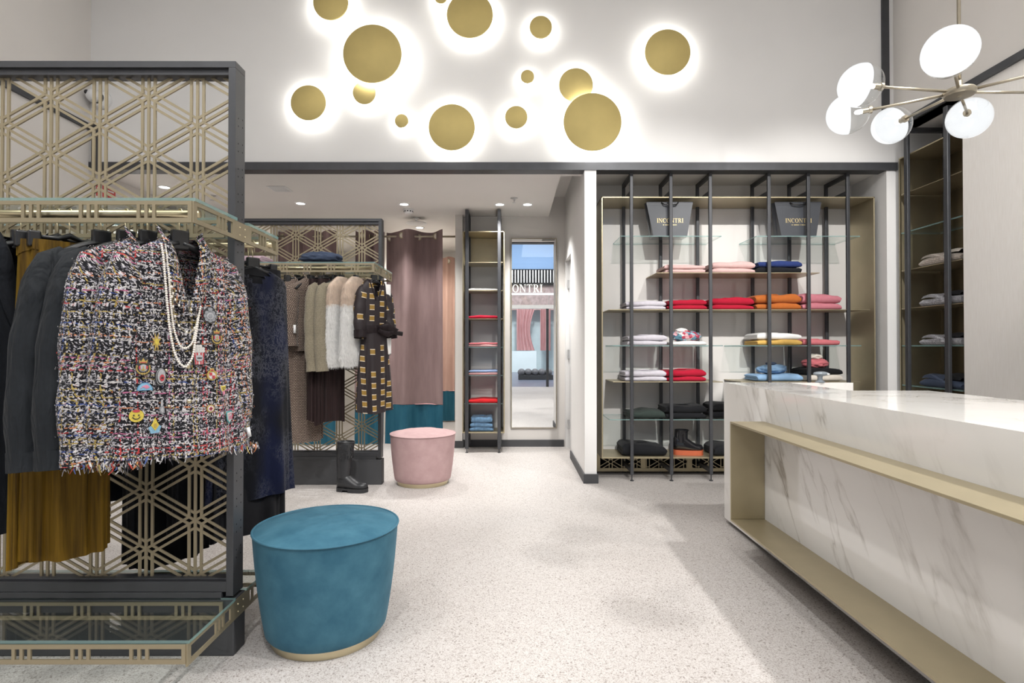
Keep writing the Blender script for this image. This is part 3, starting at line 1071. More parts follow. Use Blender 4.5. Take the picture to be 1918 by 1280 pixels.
def hanger(loc, rz, lab, hw=0.145, kind='shoulder', group=None, scale=1.0):
    t = empty('clothes_hanger', lab, 'hanger', loc, rz, group)
    hook_mesh().build('hook', 'brass', t, True)
    mb = MB()
    if kind == 'shoulder':
        # broad shaped arms: flat block at the neck, arms dropping to the shoulders
        for s in (-1, 1):
            path, rad = [], []
            for i in range(9):
                u = i / 8
                path.append((s * (0.006 + (hw - 0.01) * u), -0.006 * u * u, -0.094 - 0.030 * u - 0.045 * u * u))
                rad.append(0.013 + 0.004 * math.sin(u * PI) - 0.003 * u)
            mb.tube(path, rad, 12, 0, True, 0.75)
        mb.build('arms', 'blackplastic', t, True)
        MB().box(-0.026, 0.026, -0.011, 0.011, -0.115, -0.052).build('neck_block', 'blackplastic', t, bevel=0.005)
    else:
        MB().tube([(-hw, 0, -0.085), (-hw * 0.3, 0, -0.083), (0, 0, -0.07), (hw * 0.3, 0, -0.083), (hw, 0, -0.085)], [0.006, 0.007, 0.010, 0.007, 0.006], 10).build('bar', 'blackplastic', t, True)
        for s in (-1, 1):
            MB().box(s * hw * 0.9 - 0.016, s * hw * 0.9 + 0.016, -0.013, 0.013, -0.118, -0.068).build('clip', 'blackplastic', t, bevel=0.005)
    return t


def fringe(points, mats, name, parent, length=0.016, per=3, seed=1):
    """frayed edge: many short loose yarn ends"""
    rnd = random.Random(seed)
    mb = MB()
    for p in points:
        for _ in range(per):
            q = Vector(p) + Vector((rnd.uniform(-.006, .006), rnd.uniform(-.006, .006), rnd.uniform(-.004, .010)))
            d = Vector((rnd.uniform(-.6, .6), rnd.uniform(-.6, .6), -1)).normalized() * length * rnd.uniform(0.5, 1.5)
            s = d.cross(Vector((rnd.uniform(-1, 1), rnd.uniform(-1, 1), 0.3))).normalized() * rnd.uniform(0.0012, 0.0028)
            k = rnd.choices(range(len(mats)), TWW)[0]
            mid = q + d * 0.5 + s * rnd.uniform(-2, 2)
            mb.add([q - s, q + s, mid + s, mid - s, q + d + s * 0.5, q + d - s * 0.5], [(0, 1, 2, 3), (3, 2, 4, 5)], k)
    o = mb.build(name, mats, parent)
    o['kind'] = 'stuff'
    return o


TW = [plain('yarn_' + k, c, 0.9) for k, c in (('white', (.56, .54, .55)), ('black', (.012, .012, .014)), ('grey', (.27, .26, .29)), ('pale', (.62, .60, .60)), ('ink', (.014, .014, .018)), ('red', (.42, .05, .04)), ('ochre', (.40, .30, .09)), ('blue', (.05, .08, .22)), ('orange', (.5, .18, .07)))]
TWW = [24, 22, 18, 14, 16, 5, 6, 4, 3]


def jacket(name, lab, cat, loc, rz, mat, zhem=-0.78, zcuff=-0.76, w=0.205, hemw=0.25, dep=0.075, seed=0, vneck=(-0.09, -0.36, 0.05), collar=True,
           group=None, r0=0.075, r1=0.064, out=0.055, fold=0.010, cuffband=None, wr=0.006, neck=0.085, wide=False, fwd=-0.03):
    t = empty(name, lab, cat, loc, rz, group)
    keys = [(-0.075, 0.045, 0.028), (-neck - 0.005, 0.062, 0.036), (-0.125, w * 0.72, 0.046), (-0.158, w * 0.98, 0.050), (-0.24, w * 1.0, dep * 0.92),
            (-0.42, w * 0.99, dep), (zhem * 0.75, (w + hemw) / 2, dep * 1.06), (zhem, hemw, dep * 1.12)]
    if wide:
        keys[:4] = [(-0.112, 0.074, 0.026), (-0.120, 0.090, 0.032), (-0.142, w * 0.84, 0.040), (-0.165, w * 0.985, 0.040)]
    mb = loft_torso(keys, 72, 46, fold, 6, seed, vneck=vneck)
    body = mb.build('body', mat, t, True)
    for s in (-1, 1):
        sm = sleeve(s, w, -0.165, zcuff, r0, r1, out, fwd, 22, seed, wr=wr)
        so = sm.build('sleeve', mat, t, True)
        if cuffband:
            zc = zcuff
            x = s * (w - 0.028 + out)
            MB().tube([(x, fwd * 0.86, zc + 0.055), (x, fwd, zc)], r1 * 0.86, 18, 0, False, 1.25).build('cuff', cuffband, so, True)
    if collar and vneck:
        zt, zb, hw = vneck
        mb2 = MB()
        for s in (-1, 1):
            rows, uv = [], []
            for i in range(15):
                u = i / 14
                z = zb + (zt + 0.02 - zb) * u
                xx = hw * (z - zb) / (zt - zb)
                v = smooth_interp([(k[0] * -1, k[1], k[2]) for k in keys], -z)
                ww, dd = v[0], v[1]
                wid = 0.022 + 0.026 * math.sin(min(1, u * 1.15) * PI)
                r_, u_ = [], []
                for k in range(6):
                    q = k / 5
                    px_ = xx - 0.006 + wid * q
                    yy = -dd * max(0.05, 1 - abs(min(px_, ww * 0.97) / ww) ** 2.6) ** (1 / 2.6) - 0.008 - 0.012 * math.sin(q * PI)
                    if u > 0.8:
                        yy = yy * (1 - (u - 0.8) * 2.2) + 0.01 * (u - 0.8) * 5
                    r_.append((s * px_, yy, z + 0.022 * q * u))
                    u_.append((px_ * 1.3 + 3.3, z * 1.0))
                rows.append(r_)
                uv.append(u_)
            mb2.grid(rows, 0, uv)
        mb2.build('collar', mat, t, True)
    return t, body


def place(px, Y, zr):
    """hook position under a rail at depth Y"""
    return (P(px, 410, Y).x, Y, zr)


YR1, ZR1 = RY1 - 0.28 + 0.045, 1.561 - 0.038
hk = 0.0
A1 = R(55)
# far-left charcoal jacket
L = place(40, YR1, ZR1)
g, _ = jacket('tailored_jacket', 'long charcoal jacket at the picture edge of the front rack', 'jacket', L, A1, 'navyblk', -1.0, -0.93, 0.175, 0.19, 0.04, 3, vneck=(-0.09, -0.4, 0.05), r0=0.062, r1=0.054, out=0.03)
hanger(L, A1, 'black hanger holding the long charcoal jacket')


def trousers(name, lab, loc, rz, mat, ztop=-0.095, zhem=-1.06, w=0.165, hemw=0.19, dep=0.045, seed=0, group=None, cat='trousers', fold=0.012, kf=8, band=True):
    t = empty(name, lab, cat, loc, rz, group)
    keys = [(ztop, w, 0.024), (ztop - 0.05, w * 0.98, 0.030), (ztop - 0.3, w * 1.05, dep), ((ztop + zhem) / 2 - 0.1, (w + hemw) / 2 * 1.04, dep), (zhem, hemw, dep)]
    loft_torso(keys, 96, 34, fold, kf, seed, exp=3.2, start=0.02, hemwave=0.012).build('legs', mat, t, True)
    if band:
        loft_torso([(ztop + 0.006, w * 1.005, 0.026), (ztop - 0.02, w * 1.01, 0.028), (ztop - 0.036, w * 1.0, 0.030)], 64, 6, 0.003, 20, seed, exp=3.2, start=0.0).build('waistband', mat, t, True)
    return t


L = place(131, YR1, ZR1)
trousers('velvet_trousers', 'wide mustard velvet trousers hanging in front of the lattice', L, A1, 'mustard', -0.10, -1.075, 0.098, 0.112, 0.030, 4, fold=0.010)
hanger(L, A1, 'black clip hanger holding the wide mustard trousers', 0.10, 'clip')
L = place(108, YR1, ZR1)
trousers('velvet_trousers', 'second pair of mustard velvet trousers, half hidden by the charcoal jacket', L, A1, 'mustard', -0.10, -1.085, 0.098, 0.112, 0.028, 9, fold=0.010)
hanger(L, A1, 'black clip hanger holding the half hidden mustard trousers', 0.10, 'clip')
for px, lb, hl, sd, zc in ((190, 'washed black blouse between mustard trousers and the other black blouse', 'black hanger holding the blouse next to the mustard trousers', 5, -0.775),
                           (236, 'washed black blouse hanging against the tweed jackets', 'black hanger holding the blouse next to the tweed jackets', 6, -0.77)):
    L = place(px, YR1, ZR1)
    jacket('crepe_blouse', lb, 'blouse', L, A1 + 0.05, 'blkblouse', -0.72, zc, 0.155, 0.165, 0.032, sd, vneck=(-0.108, -0.20, 0.088), collar=False, r0=0.06, r1=0.054, out=0.056, cuffband='blkblouse', wr=0.0025, wide=True)
    hanger(L, A1 + 0.05, hl)
# tweed jackets
L = place(277, YR1, ZR1)
g, b = jacket('tweed_jacket', 'multicolour tweed jacket tucked behind the pearl-draped one', 'jacket', L, A1 + 0.04, 'tweed', -0.74, -0.76, 0.17, 0.20, 0.042, 11, r0=0.064, r1=0.058, out=0.035, wr=0.003)
hanger(L, A1 + 0.04, 'black hanger holding the rear tweed jacket')


def jacket_fringe(t, w, hemw, dep, zhem, zcuff, r1, out, seed):
    pts = [(hemw * math.cos(a) , dep * 1.12 * math.sin(a), zhem + 0.004) for a in [2 * PI * i / 110 for i in range(110)]]
    for s in (-1, 1):
        for i in range(30):
            a = 2 * PI * i / 30
            pts.append((s * (w - 0.028 + out) + r1 * 0.85 * math.cos(a), -0.03 + r1 * math.sin(a), zcuff + 0.003))
    fringe(pts, TW, 'fringe', t, 0.019, 4, seed)


jacket_fringe(g, 0.17, 0.20, 0.042, -0.74, -0.76, 0.058, 0.035, 3)
L = place(337, YR1, ZR1)
JB = (L, A1)
gB, bodyB = jacket('tweed_jacket', 'multicolour tweed jacket with pearls and embroidered patches, frontmost on the rack', 'jacket', L, A1, 'tweed', -0.755, -0.76, 0.17, 0.218, 0.058, 12,
                   vneck=(-0.085, -0.33, 0.052), r0=0.064, r1=0.06, out=0.044, wr=0.003, fwd=0.03)
jacket_fringe(gB, 0.17, 0.218, 0.058, -0.755, -0.76, 0.06, 0.038, 4)
hanger(L, A1, 'black hanger holding the patched tweed jacket')
# boucle yarn loops that roughen the two jackets
for (t_, w_, hw_, dp_, zh_, sd_) in ((g, 0.20, 0.235, 0.065, -0.74, 5), (gB, 0.205, 0.268, 0.075, -0.755, 6)):
    rnd = random.Random(sd_)
    mb = MB()
    for ch in list(t_.children):
        if ch.name.split('.')[0] not in ('body', 'sleeve'):
            continue
        me = ch.data
        polys = [p for p in me.polygons]
        for _ in range(1500 if ch.name.startswith('body') else 900):
            p = rnd.choice(polys)
            cc_ = Vector(p.center) + Vector((rnd.uniform(-.006, .006), 0, rnd.uniform(-.008, .008))) + p.normal * 0.0012
            d1_ = Vector((rnd.uniform(-1, 1), rnd.uniform(-1, 1), rnd.uniform(-1, 1)))
            d1_ = (d1_ - p.normal * d1_.dot(p.normal)).normalized()
            d2_ = p.normal.cross(d1_)
            l_, q_ = rnd.uniform(.0022, .0042), rnd.uniform(.0012, .0022)
            k = rnd.choices(range(len(TW)), TWW)[0]
            h_ = p.normal * rnd.uniform(.001, .0026)
            mb.add([cc_ - d1_ * l_, cc_ + d2_ * q_ + h_, cc_ + d1_ * l_, cc_ - d2_ * q_ + h_ * 0.6], [(0, 1, 2), (0, 2, 3)], k)
    o = mb.build('yarn_loops', TW, t_)
    o['kind'] = 'stuff'

# ---- embroidered patches and brooches sewn on the front tweed jacket
MWB = Matrix.Translation(JB[0]) @ Matrix.Rotation(JB[1], 4, 'Z')
bvhB = BVHTree.FromPolygons([MWB @ Vector(v.co) for v in bodyB.data.vertices], [tuple(p.vertices) for p in bodyB.data.polygons])
MWI = MWB.inverted()


def onB(px, py, lift=0.004):
    d = ray(px, py)
    h = bvhB.ray_cast(CAM, d)
    if h[0] is None:
        return None, None
    nrm = h[1] if h[1].dot(d) < 0 else -h[1]
    return MWI @ (h[0] + nrm * lift), (MWI.to_3x3() @ nrm).normalized()


PC = {k: plain('thread_' + k, tuple(0.72 * x + 0.02 for x in c), 0.7, 0, 0.25, 400) for k, c in {
    'gold': (0.55, 0.38, 0.08), 'yellow': (0.75, 0.58, 0.06), 'red': (0.55, 0.03, 0.05), 'white': (0.75, 0.73, 0.70), 'grey': (0.30, 0.31, 0.33),
    'black': (0.01, 0.01, 0.012), 'teal': (0.08, 0.42, 0.45), 'pink': (0.75, 0.25, 0.38), 'sky': (0.25, 0.50, 0.70), 'blue': (0.06, 0.30, 0.52), 'silver': (0.5, 0.5, 0.52)}.items()}
PCK = list(PC)


def ell(cx, cz, rx, rz, k=20, a0=0.0, a1=2 * PI):
    return [(cx + rx * math.cos(a0 + (a1 - a0) * i / k), cz + rz * math.sin(a0 + (a1 - a0) * i / k)) for i in range(k + (0 if a1 - a0 > 6.28 else 1))]


def patch(px, py, shapes, name='patch', scale=1.0, label=None):
    """shapes: (colour, polygon in mm, height level)"""
    p, nrm = onB(px, py, 0.006)
    if p is None:
        return
    up = (Vector((0, 0, 1)) - nrm * nrm.z).normalized()
    rt = up.cross(nrm).normalized()
    mb = MB()
    for c, poly, lv in shapes:
        z0, z1 = (lv - 1) * 0.0007, lv * 0.0011 + 0.0008
        mb.prism([(a * 0.00155 * scale, b * 0.00155 * scale) for a, b in poly], z0, z1, PCK.index(c), xf=lambda a, b, c_: tuple(p + rt * a + up * b + nrm * c_))
    o = mb.build(name, [PC[k] for k in PCK], gB)
    if label:
        o['label'] = label
    return o


def crest(gold, mid, arms):
    s = [('black', [(-11, -12), (0, -17), (11, -12), (13, 2), (8, 12), (6, 19), (-6, 19), (-8, 12), (-13, 2)], 1)]
    for sg_ in (-1, 1):
        for i in range(7):
            a = R(265 + i * 19)
            cx_, cz_ = 10.5 * math.cos(a), 11 * math.sin(a) - 2
            s.append((gold, [(sg_ * (cx_ - 1.2), cz_ - 2.4), (sg_ * (cx_ + 2.2), cz_ + 0.4), (sg_ * (cx_ - 0.6), cz_ + 2.2)][::sg_], 2))
    s += [('silver', ell(0, -2, 7, 7), 2), (arms, [(-7, -4), (-4.5, -4), (-4.5, 2), (-7, 2)], 3), (arms, [(4.5, -4), (7, -4), (7, 2), (4.5, 2)], 3)]
    s += [(gold, [(-6, 7), (6, 7), (7, 14), (3.4, 11), (0, 17), (-3.4, 11), (-7, 14)], 2), (arms, [(-5, 8), (5, 8), (5, 9.4), (-5, 9.4)], 3)]
    s += [(mid, [(-0.7, -7), (0.7, -7), (0.7, 2), (-0.7, 2)], 4), (mid, ell(0, -4.2, 3.8, 3, 10, PI, 2 * PI), 4)]
    return s


patch(403, 632, crest('gold', 'gold', 'red'), 'crest_patch', 1.0, 'gold crown and anchor crest patch')
patch(268, 688, crest('gold', 'gold', 'red'), 'crest_patch', 1.0, 'gold crown and anchor crest patch')
patch(391, 591, [('black', ell(0, 0, 14, 17), 1)] + [('grey', ell(9 * math.cos(R(i * 45)), 9 * math.sin(R(i * 45)) - 2, 4.5, 4.5, 10), 2) for i in range(8)] + [('silver', ell(0, -2, 7, 7), 3), ('grey', ell(0, -2, 4.5, 4.5), 4), ('grey', ell(0, 12, 5, 4), 3)], 'crest_patch', 1.0, 'grey embroidered crest patch')
patch(370, 662, [('black', [(-13, 0), (-10, -25), (10, -25), (13, 0), (12, 15), (0, 21), (-12, 15)], 1), ('white', [(-11, 1), (-8.5, -23), (8.5, -23), (11, 1)], 2)] +
      [('red', [(x - 1.5, 1), (x * 0.78 - 1.2, -23), (x * 0.78 + 1.2, -23), (x + 1.5, 1)], 3) for x in (-9, -4, 4, 9)] +
      [('silver', ell(0, -10, 7.5, 6.5), 4), ('black', ell(0, -10, 5.5, 1.2), 5)] + [('white', ell(-8 + (i % 4) * 5.4, 4 + (i // 4) * 5, 3.6, 3.2, 9), 3) for i in range(11)], 'popcorn_patch', 1.0, 'popcorn box patch with red stripes')
patch(298, 706, [('black', ell(0, 0, 11, 18), 1), ('silver', ell(0, 0, 9.5, 16.3), 2), ('black', ell(0, 0, 8.5, 15), 3), ('silver', ell(0, 1, 7.5, 13.5), 4), ('red', ell(1, -2, 4.5, 6.5), 5), ('black', ell(1, -2, 2.6, 1.3), 6)], 'oval_patch', 1.0, 'oval patch with red lips')
patch(270, 725, [('blue', ell(0, -7, 13, 15, 14, 0, PI), 1), ('sky', ell(0, -6, 11.5, 13, 14, 0, PI), 2), ('pink', [(-8, -3), (-2, 0), (2, -4), (8, -1), (3, 4), (-3, 2)], 3)], 'fan_patch', 1.0, 'half-round blue patch')
patch(395, 703, [('gold', ell(0, 0, 11, 12), 1), ('white', ell(0, -1, 7.5, 8), 2), ('red', [(-6, -1), (0, -1), (0, 6), (-6, 6)], 3), ('red', [(0, -8), (6, -8), (6, -1), (0, -1)], 3), ('gold', ell(0, 12, 5, 4), 2), ('red', ell(0, 11, 3, 1.5), 3)], 'shield_patch', 0.9, 'red and white quartered shield patch')
patch(414, 728, [('white', [(-9, 8), (-5, 6), (5, 6), (9, 8), (7, -3), (3, -8), (-3, -8), (-7, -3)], 1), ('yellow', [(-7.5, 6), (-4, 5), (4, 5), (7.5, 6), (6, -2), (2.5, -6), (-2.5, -6), (-6, -2)], 2), ('black', ell(-2.5, 1, 1, 1.3), 3), ('black', ell(2.5, 1, 1, 1.3), 3), ('black', ell(0, -2.5, 1.8, 1.2), 3), ('pink', ell(0, -9, 3, 4.5), 3)], 'animal_patch', 1.0, 'small yellow animal face patch')
patch(255, 779, [('black', ell(0, 0, 12.5, 12.5, 28), 1), ('yellow', ell(0, 0, 11.8, 11.8, 28), 2), ('black', ell(-4, 1, 1.2, 1.8), 3), ('black', ell(4, 1, 1.2, 1.8), 3), ('red', ell(0, 9, 6, 2.6), 3)] +
      [('black', ell(6.2 * math.cos(R(205 + i * 10)), 6.2 * math.sin(R(205 + i * 10)), 0.9, 0.9, 8), 3) for i in range(14)], 'smiley_patch', 1.0, 'round yellow smiling face patch')
patch(287, 797, [('sky', [(-13, -3), (0, 4), (13, -3), (8, -15), (-8, -15)], 1), ('yellow', [(-8, 0), (0, -10), (8, 0), (4, 6), (0, 15), (-4, 6)], 2), ('gold', ell(0, 0, 3, 4), 3)], 'emblem_patch', 1.0, 'pale blue and yellow emblem patch')
patch(392, 764, [('gold', ell(0, -2, 8, 8), 1), ('white', ell(0, -2, 6, 6), 2), ('red', ell(0, -2, 4.4, 4.4, 4), 3), ('black', ell(0, -2, 1.5, 1.5), 4)] + [('white', [(9 * math.cos(R(a)) , 9 * math.sin(R(a)) - 2), (14 * math.cos(R(a - 5)), 14 * math.sin(R(a - 5)) - 2), (14 * math.cos(R(a + 5)), 14 * math.sin(R(a + 5)) - 2)], 1) for a in range(0, 360, 24)], 'sunburst_patch', 1.0, 'white sunburst brooch patch')
bdg = patch(425, 782, [('teal', [(-15, 11), (-11, 13), (11, 13), (15, 11), (12, -6), (0, -14), (-12, -6)], 1), ('white', [(-12.5, 9), (-10, 10.5), (10, 10.5), (12.5, 9), (10, -5), (0, -11), (-10, -5)], 2), ('pink', [(-8, 5), (8, 6.5), (8, 8), (-8, 6.5)], 3)], 'badge_patch', 1.0, 'teal badge patch lettered 1987')
p_, n_ = onB(425, 783, 0.0115)
if p_ is not None:
    fc = bpy.data.curves.new('badge_number', 'FONT')
    fc.body = '1987'
    fc.size = 0.0165
    fc.align_x = 'CENTER'
    fc.align_y = 'CENTER'
    fc.offset = 0.0003
    fc.extrude = 0.0003
    fc.materials.append(PC['pink'])
    fo = bpy.data.objects.new('badge_number', fc)
    col.objects.link(fo)
    up_ = (Vector((0, 0, 1)) - n_ * n_.z).normalized()
    rt_ = up_.cross(n_).normalized()
    mrot = Matrix((rt_, up_, n_)).transposed().to_4x4()
    me_ = bpy.data.meshes.new_from_object(fo.evaluated_get(bpy.context.evaluated_depsgraph_get()))
    bpy.data.objects.remove(fo)
    fo = bpy.data.objects.new('badge_number', me_)
    col.objects.link(fo)
    fo.parent = bdg
    fo.matrix_local = Matrix.Translation(p_) @ mrot
# gold buttons, star brooch
for px, py in ((352, 687), (354, 752)):
    p_, n_ = onB(px, py, 0.004)
    if p_ is not None:
        MB().sphere(tuple(p_), 0.0075, 12, 8, 0, (1, 0.7, 1)).build('button', 'brass', gB, True)
for px, py in ((311, 694), (316, 761)):
    p_, n_ = onB(px, py, 0.004)
    if p_ is not None:
        MB().sphere(tuple(p_), 0.005, 10, 7).build('button', 'brass', gB, True)
patch(291, 641, [('gold', [((9 if i % 2 else 4) * math.cos(R(i * 22.5)), (19 if i % 2 else 8) * math.sin(R(i * 22.5))) for i in range(16)], 1), ('yellow', ell(0, 0, 3.5, 6), 2)], 'star_brooch', 1.0, 'gold star brooch')
patch(301, 762, [('silver', ell(0, 4, 2.0, 9), 1), ('grey', ell(0, -6, 4.5, 8), 2), ('silver', ell(0, -6, 2.5, 5), 3)], 'bottle_brooch', 1.0, 'silver bottle-shaped brooch')
p_, n_ = onB(461, 810, 0.006)
if p_ is None:
    p_, n_ = onB(452, 805, 0.006)
if p_ is not None:
    MB().tube([tuple(p_ + Vector((0, 0, 0.016))), tuple(p_ + Vector((0.006, 0, -0.016)))], 0.0065, 10).build('security_tag', 'whiteplastic', gB, True)['label'] = 'white plastic security tag'

# ---- necklaces draped over the collar
M['pearl'] = plain('pearl', (0.78, 0.73, 0.66), 0.22, 0.0, 0.04, 40, Specular_IOR_Level=0.7)


def strand_points(pix, step):
    pts = [smooth_interp([(i, *q) for i, q in enumerate(pix)], u * (len(pix) - 1) / 120) for u in range(121)]
    w3 = []
    for q in pts:
        p, nn_ = onB(q[0], q[1], 0.013)
        if p is None:
            d = ray(q[0], q[1])
            # over the open neckline: keep the depth of the neighbouring cloth
            if not w3:
                continue
            prev = MWB @ w3[-1]
            pw = CAM + d * ((prev.y - CAM.y) / d.y)
            p = MWI @ pw
        if w3 and (p - w3[-1]).length > 0.05:
            p = w3[-1] + (p - w3[-1]).normalized() * 0.02
        w3.append(p)
    res, acc = [w3[0]], 0.0
    for a, b_ in zip(w3[:-1], w3[1:]):
        seg = (b_ - a).length
        acc += seg
        while acc >= step:
            acc -= step
            res.append(b_ + (a - b_) * (acc / max(seg, 1e-6)))
    return res


def pearls(lab, pix, r, every=None):
    t = empty('pearl_necklace', lab, 'necklace', JB[0], JB[1], 'necklaces on the tweed jacket')
    pts = strand_points(pix, r * 1.9)
    me = MB().sphere((0, 0, 0), r, 10, 7).mesh('pearl', 'pearl', True)
    for i, p in enumerate(pts):
        o = bpy.data.objects.new('pearl', me)
        o.location = p
        col.objects.link(o)
        o.parent = t
    MB().tube([tuple(p) for p in pts[::3]], 0.0008, 6).build('thread', 'brass', t)


def chain(lab, pix, bead=4):
    t = empty('chain_necklace', lab, 'necklace', JB[0], JB[1], 'necklaces on the tweed jacket')
    pts = strand_points(pix, 0.005)
    mb = MB()
    for i in range(len(pts) - 1):
        d = (pts[i + 1] - pts[i])
        s_ = d.cross(Vector((0, 1, 0.2 if i % 2 else -1))).normalized() * 0.0016
        q = [pts[i] + s_, pts[i] - s_, pts[i + 1] - s_, pts[i + 1] + s_]
        mb.tube([tuple(v) for v in q + [q[0]]], 0.0006, 5, 0, False)
    mb.build('links', 'brass', t)
    me = MB().sphere((0, 0, 0), 0.0034, 9, 6, 0, (1, 1, 1.3)).mesh('bead', 'pearl', True)
    for i in range(3, len(pts), bead):
        o = bpy.data.objects.new('bead', me)
        o.location = pts[i]
        col.objects.link(o)
        o.parent = t


pearls('longest strand of white pearls on the tweed jacket', [(301, 462), (306, 520), (311, 580), (318, 630), (328, 668), (343, 688), (356, 670), (362, 635), (367, 600), (372, 572)], 0.0038)
pearls('shorter strand of white pearls inside the longest one', [(308, 462), (313, 520), (318, 580), (325, 622), (336, 649), (347, 652), (357, 640), (364, 610), (370, 585)], 0.0033)
chain('gold chain with pearl beads, upper drape on the tweed jacket', [(311, 470), (316, 520), (322, 555), (333, 574), (348, 582), (361, 578), (370, 568)], 4)
chain('gold chain with pearl beads, lower drape on the tweed jacket', [(312, 475), (317, 540), (324, 590), (335, 614), (350, 624), (361, 614), (368, 590)], 6)

# ---- garments on the far side of the front rack
YR1b = RY1 + 0.075 + 0.28 - 0.045
L = place(474, YR1b, ZR1)
t = empty('velvet_dress', 'crushed navy velvet dress on the far side of the front rack', 'dress', L, R(48))
loft_torso([(-0.105, 0.07, 0.03), (-0.12, 0.10, 0.036), (-0.15, 0.135, 0.042), (-0.22, 0.14, 0.05), (-0.5, 0.15, 0.056), (-0.9, 0.168, 0.055), (-1.04, 0.175, 0.05)], 72, 46, 0.014, 6, 21, vneck=(-0.10, -0.165, 0.075)).build('body', 'crushed', t, True)
MB().box(-0.02, 0.02, 0.022, 0.024, -0.135, -0.118).build('neck_label', 'k_white', t)
hanger(L, R(48), 'black hanger holding the crushed velvet dress', 0.14)
for px, lb, zh, w, sd, mt in ((120, 'black trousers glimpsed through the lattice behind the mustard trousers', -1.15, 0.15, 31, 'blk'), (232, 'dark velvet dress glimpsed through the lattice under the tweed jackets', -1.05, 0.15, 32, 'crushed'),
                              (318, 'long black trousers glimpsed through the middle of the lattice', -1.29, 0.135, 33, 'blk'), (398, 'black trousers glimpsed through the lattice beside its end post', -1.17, 0.135, 34, 'blk'),
                              (466, 'long black skirt hanging behind the crushed velvet dress', -1.19, 0.135, 35, 'blk')):
    L = place(px, YR1b, ZR1)
    trousers('long_skirt' if 'skirt' in lb or 'dress' in lb else 'black_trousers', lb, L, R(50), mt, -0.10, zh, w, w * 1.12, 0.05, sd, None, 'skirt' if 'skirt' in lb else ('dress' if 'dress' in lb else 'trousers'), 0.012)
    hanger(L, R(50), 'clip hanger holding the ' + lb.split(' glimpsed')[0].split(' hanging')[0] + (' behind the lattice at x' if False else ' ' + {120: 'nearest the picture edge', 232: 'under the tweed jackets', 318: 'in the lattice middle', 398: 'beside the end post', 466: 'behind the velvet dress'}[px]), w * 0.85, 'clip')

# ---- garments on the second rack
YR2, ZR2 = RY2 - 0.28 + 0.045, 1.74 - 0.038
A2 = R(62)


def put2(px):
    return (P(px, 505, YR2).x, YR2, ZR2)


L = put2(538)
jacket('crepe_blouse', 'nude blouse at the far end of the second rack', 'blouse', L, A2, 'nude', -0.7, -0.6, 0.165, 0.18, 0.035, 41, vneck=(-0.1, -0.25, 0.03), collar=False, r0=0.055, r1=0.05, out=0.03, wide=True)
hanger(L, A2, 'hanger holding the nude blouse')
for px, lb, hl, sd in ((557, 'brown basket-check jacket nearest the nude blouse', 'hanger holding the check jacket nearest the nude blouse', 42), (581, 'brown basket-check jacket with white tag on the second rack', 'hanger holding the tagged check jacket', 43)):
    L = put2(px)
    t, b = jacket('check_jacket', lb, 'jacket', L, A2 - (0.0 if px < 570 else 0.25), 'hound', -0.62, -0.6, 0.165, 0.18, 0.035, sd, vneck=(-0.08, -0.3, 0.04), r0=0.058, r1=0.056, out=0.03, wr=0.003)
    if px > 570:
        MB().tube([(-0.16, -0.075, -0.44), (-0.16, -0.077, -0.50)], 0.010, 8).build('security_tag', 'whiteplastic', t, True)
    hanger(L, A2, hl)
L = put2(568)
trousers('check_skirt', 'long brown basket-check skirt under the check jackets', L, R(45), 'hound', -0.12, -1.31, 0.14, 0.155, 0.05, 44, None, 'skirt', 0.008)
hanger(L, R(45), 'hanger holding the check skirt', 0.13, 'clip')
for px, lb, hl, sd in ((604, 'dark brown pleated velvet trousers beside the check jackets', 'clip hanger holding the brown trousers beside the check jackets', 45), (620, 'dark brown pleated velvet trousers behind the green-beige jackets', 'clip hanger holding the brown trousers behind the green-beige jackets', 46)):
    L = put2(px)
    trousers('pleated_trousers', lb, L, R(66), 'brownpleat', -0.10, -1.15 - 0.02 * (px > 610), 0.13, 0.14, 0.032, sd, None, 'trousers', 0.012, 12)
    hanger(L, R(66), hl, 0.12, 'clip')
for px, lb, hl, sd in ((610, 'beige-green tweed jacket next to the brown trousers', 'hanger holding the green-beige jacket next to the brown trousers', 47), (627, 'beige-green tweed jacket next to the fur vests', 'hanger holding the green-beige jacket next to the fur vests', 48)):
    L = put2(px)
    jacket('tweed_jacket', lb, 'jacket', L, A2 + 0.1, 'olive', -0.74, -0.78, 0.165, 0.175, 0.032, sd, vneck=(-0.09, -0.3, 0.04), collar=False, r0=0.055, r1=0.05, out=0.03, wr=0.003, wide=True)
    hanger(L, A2 + 0.1, hl)


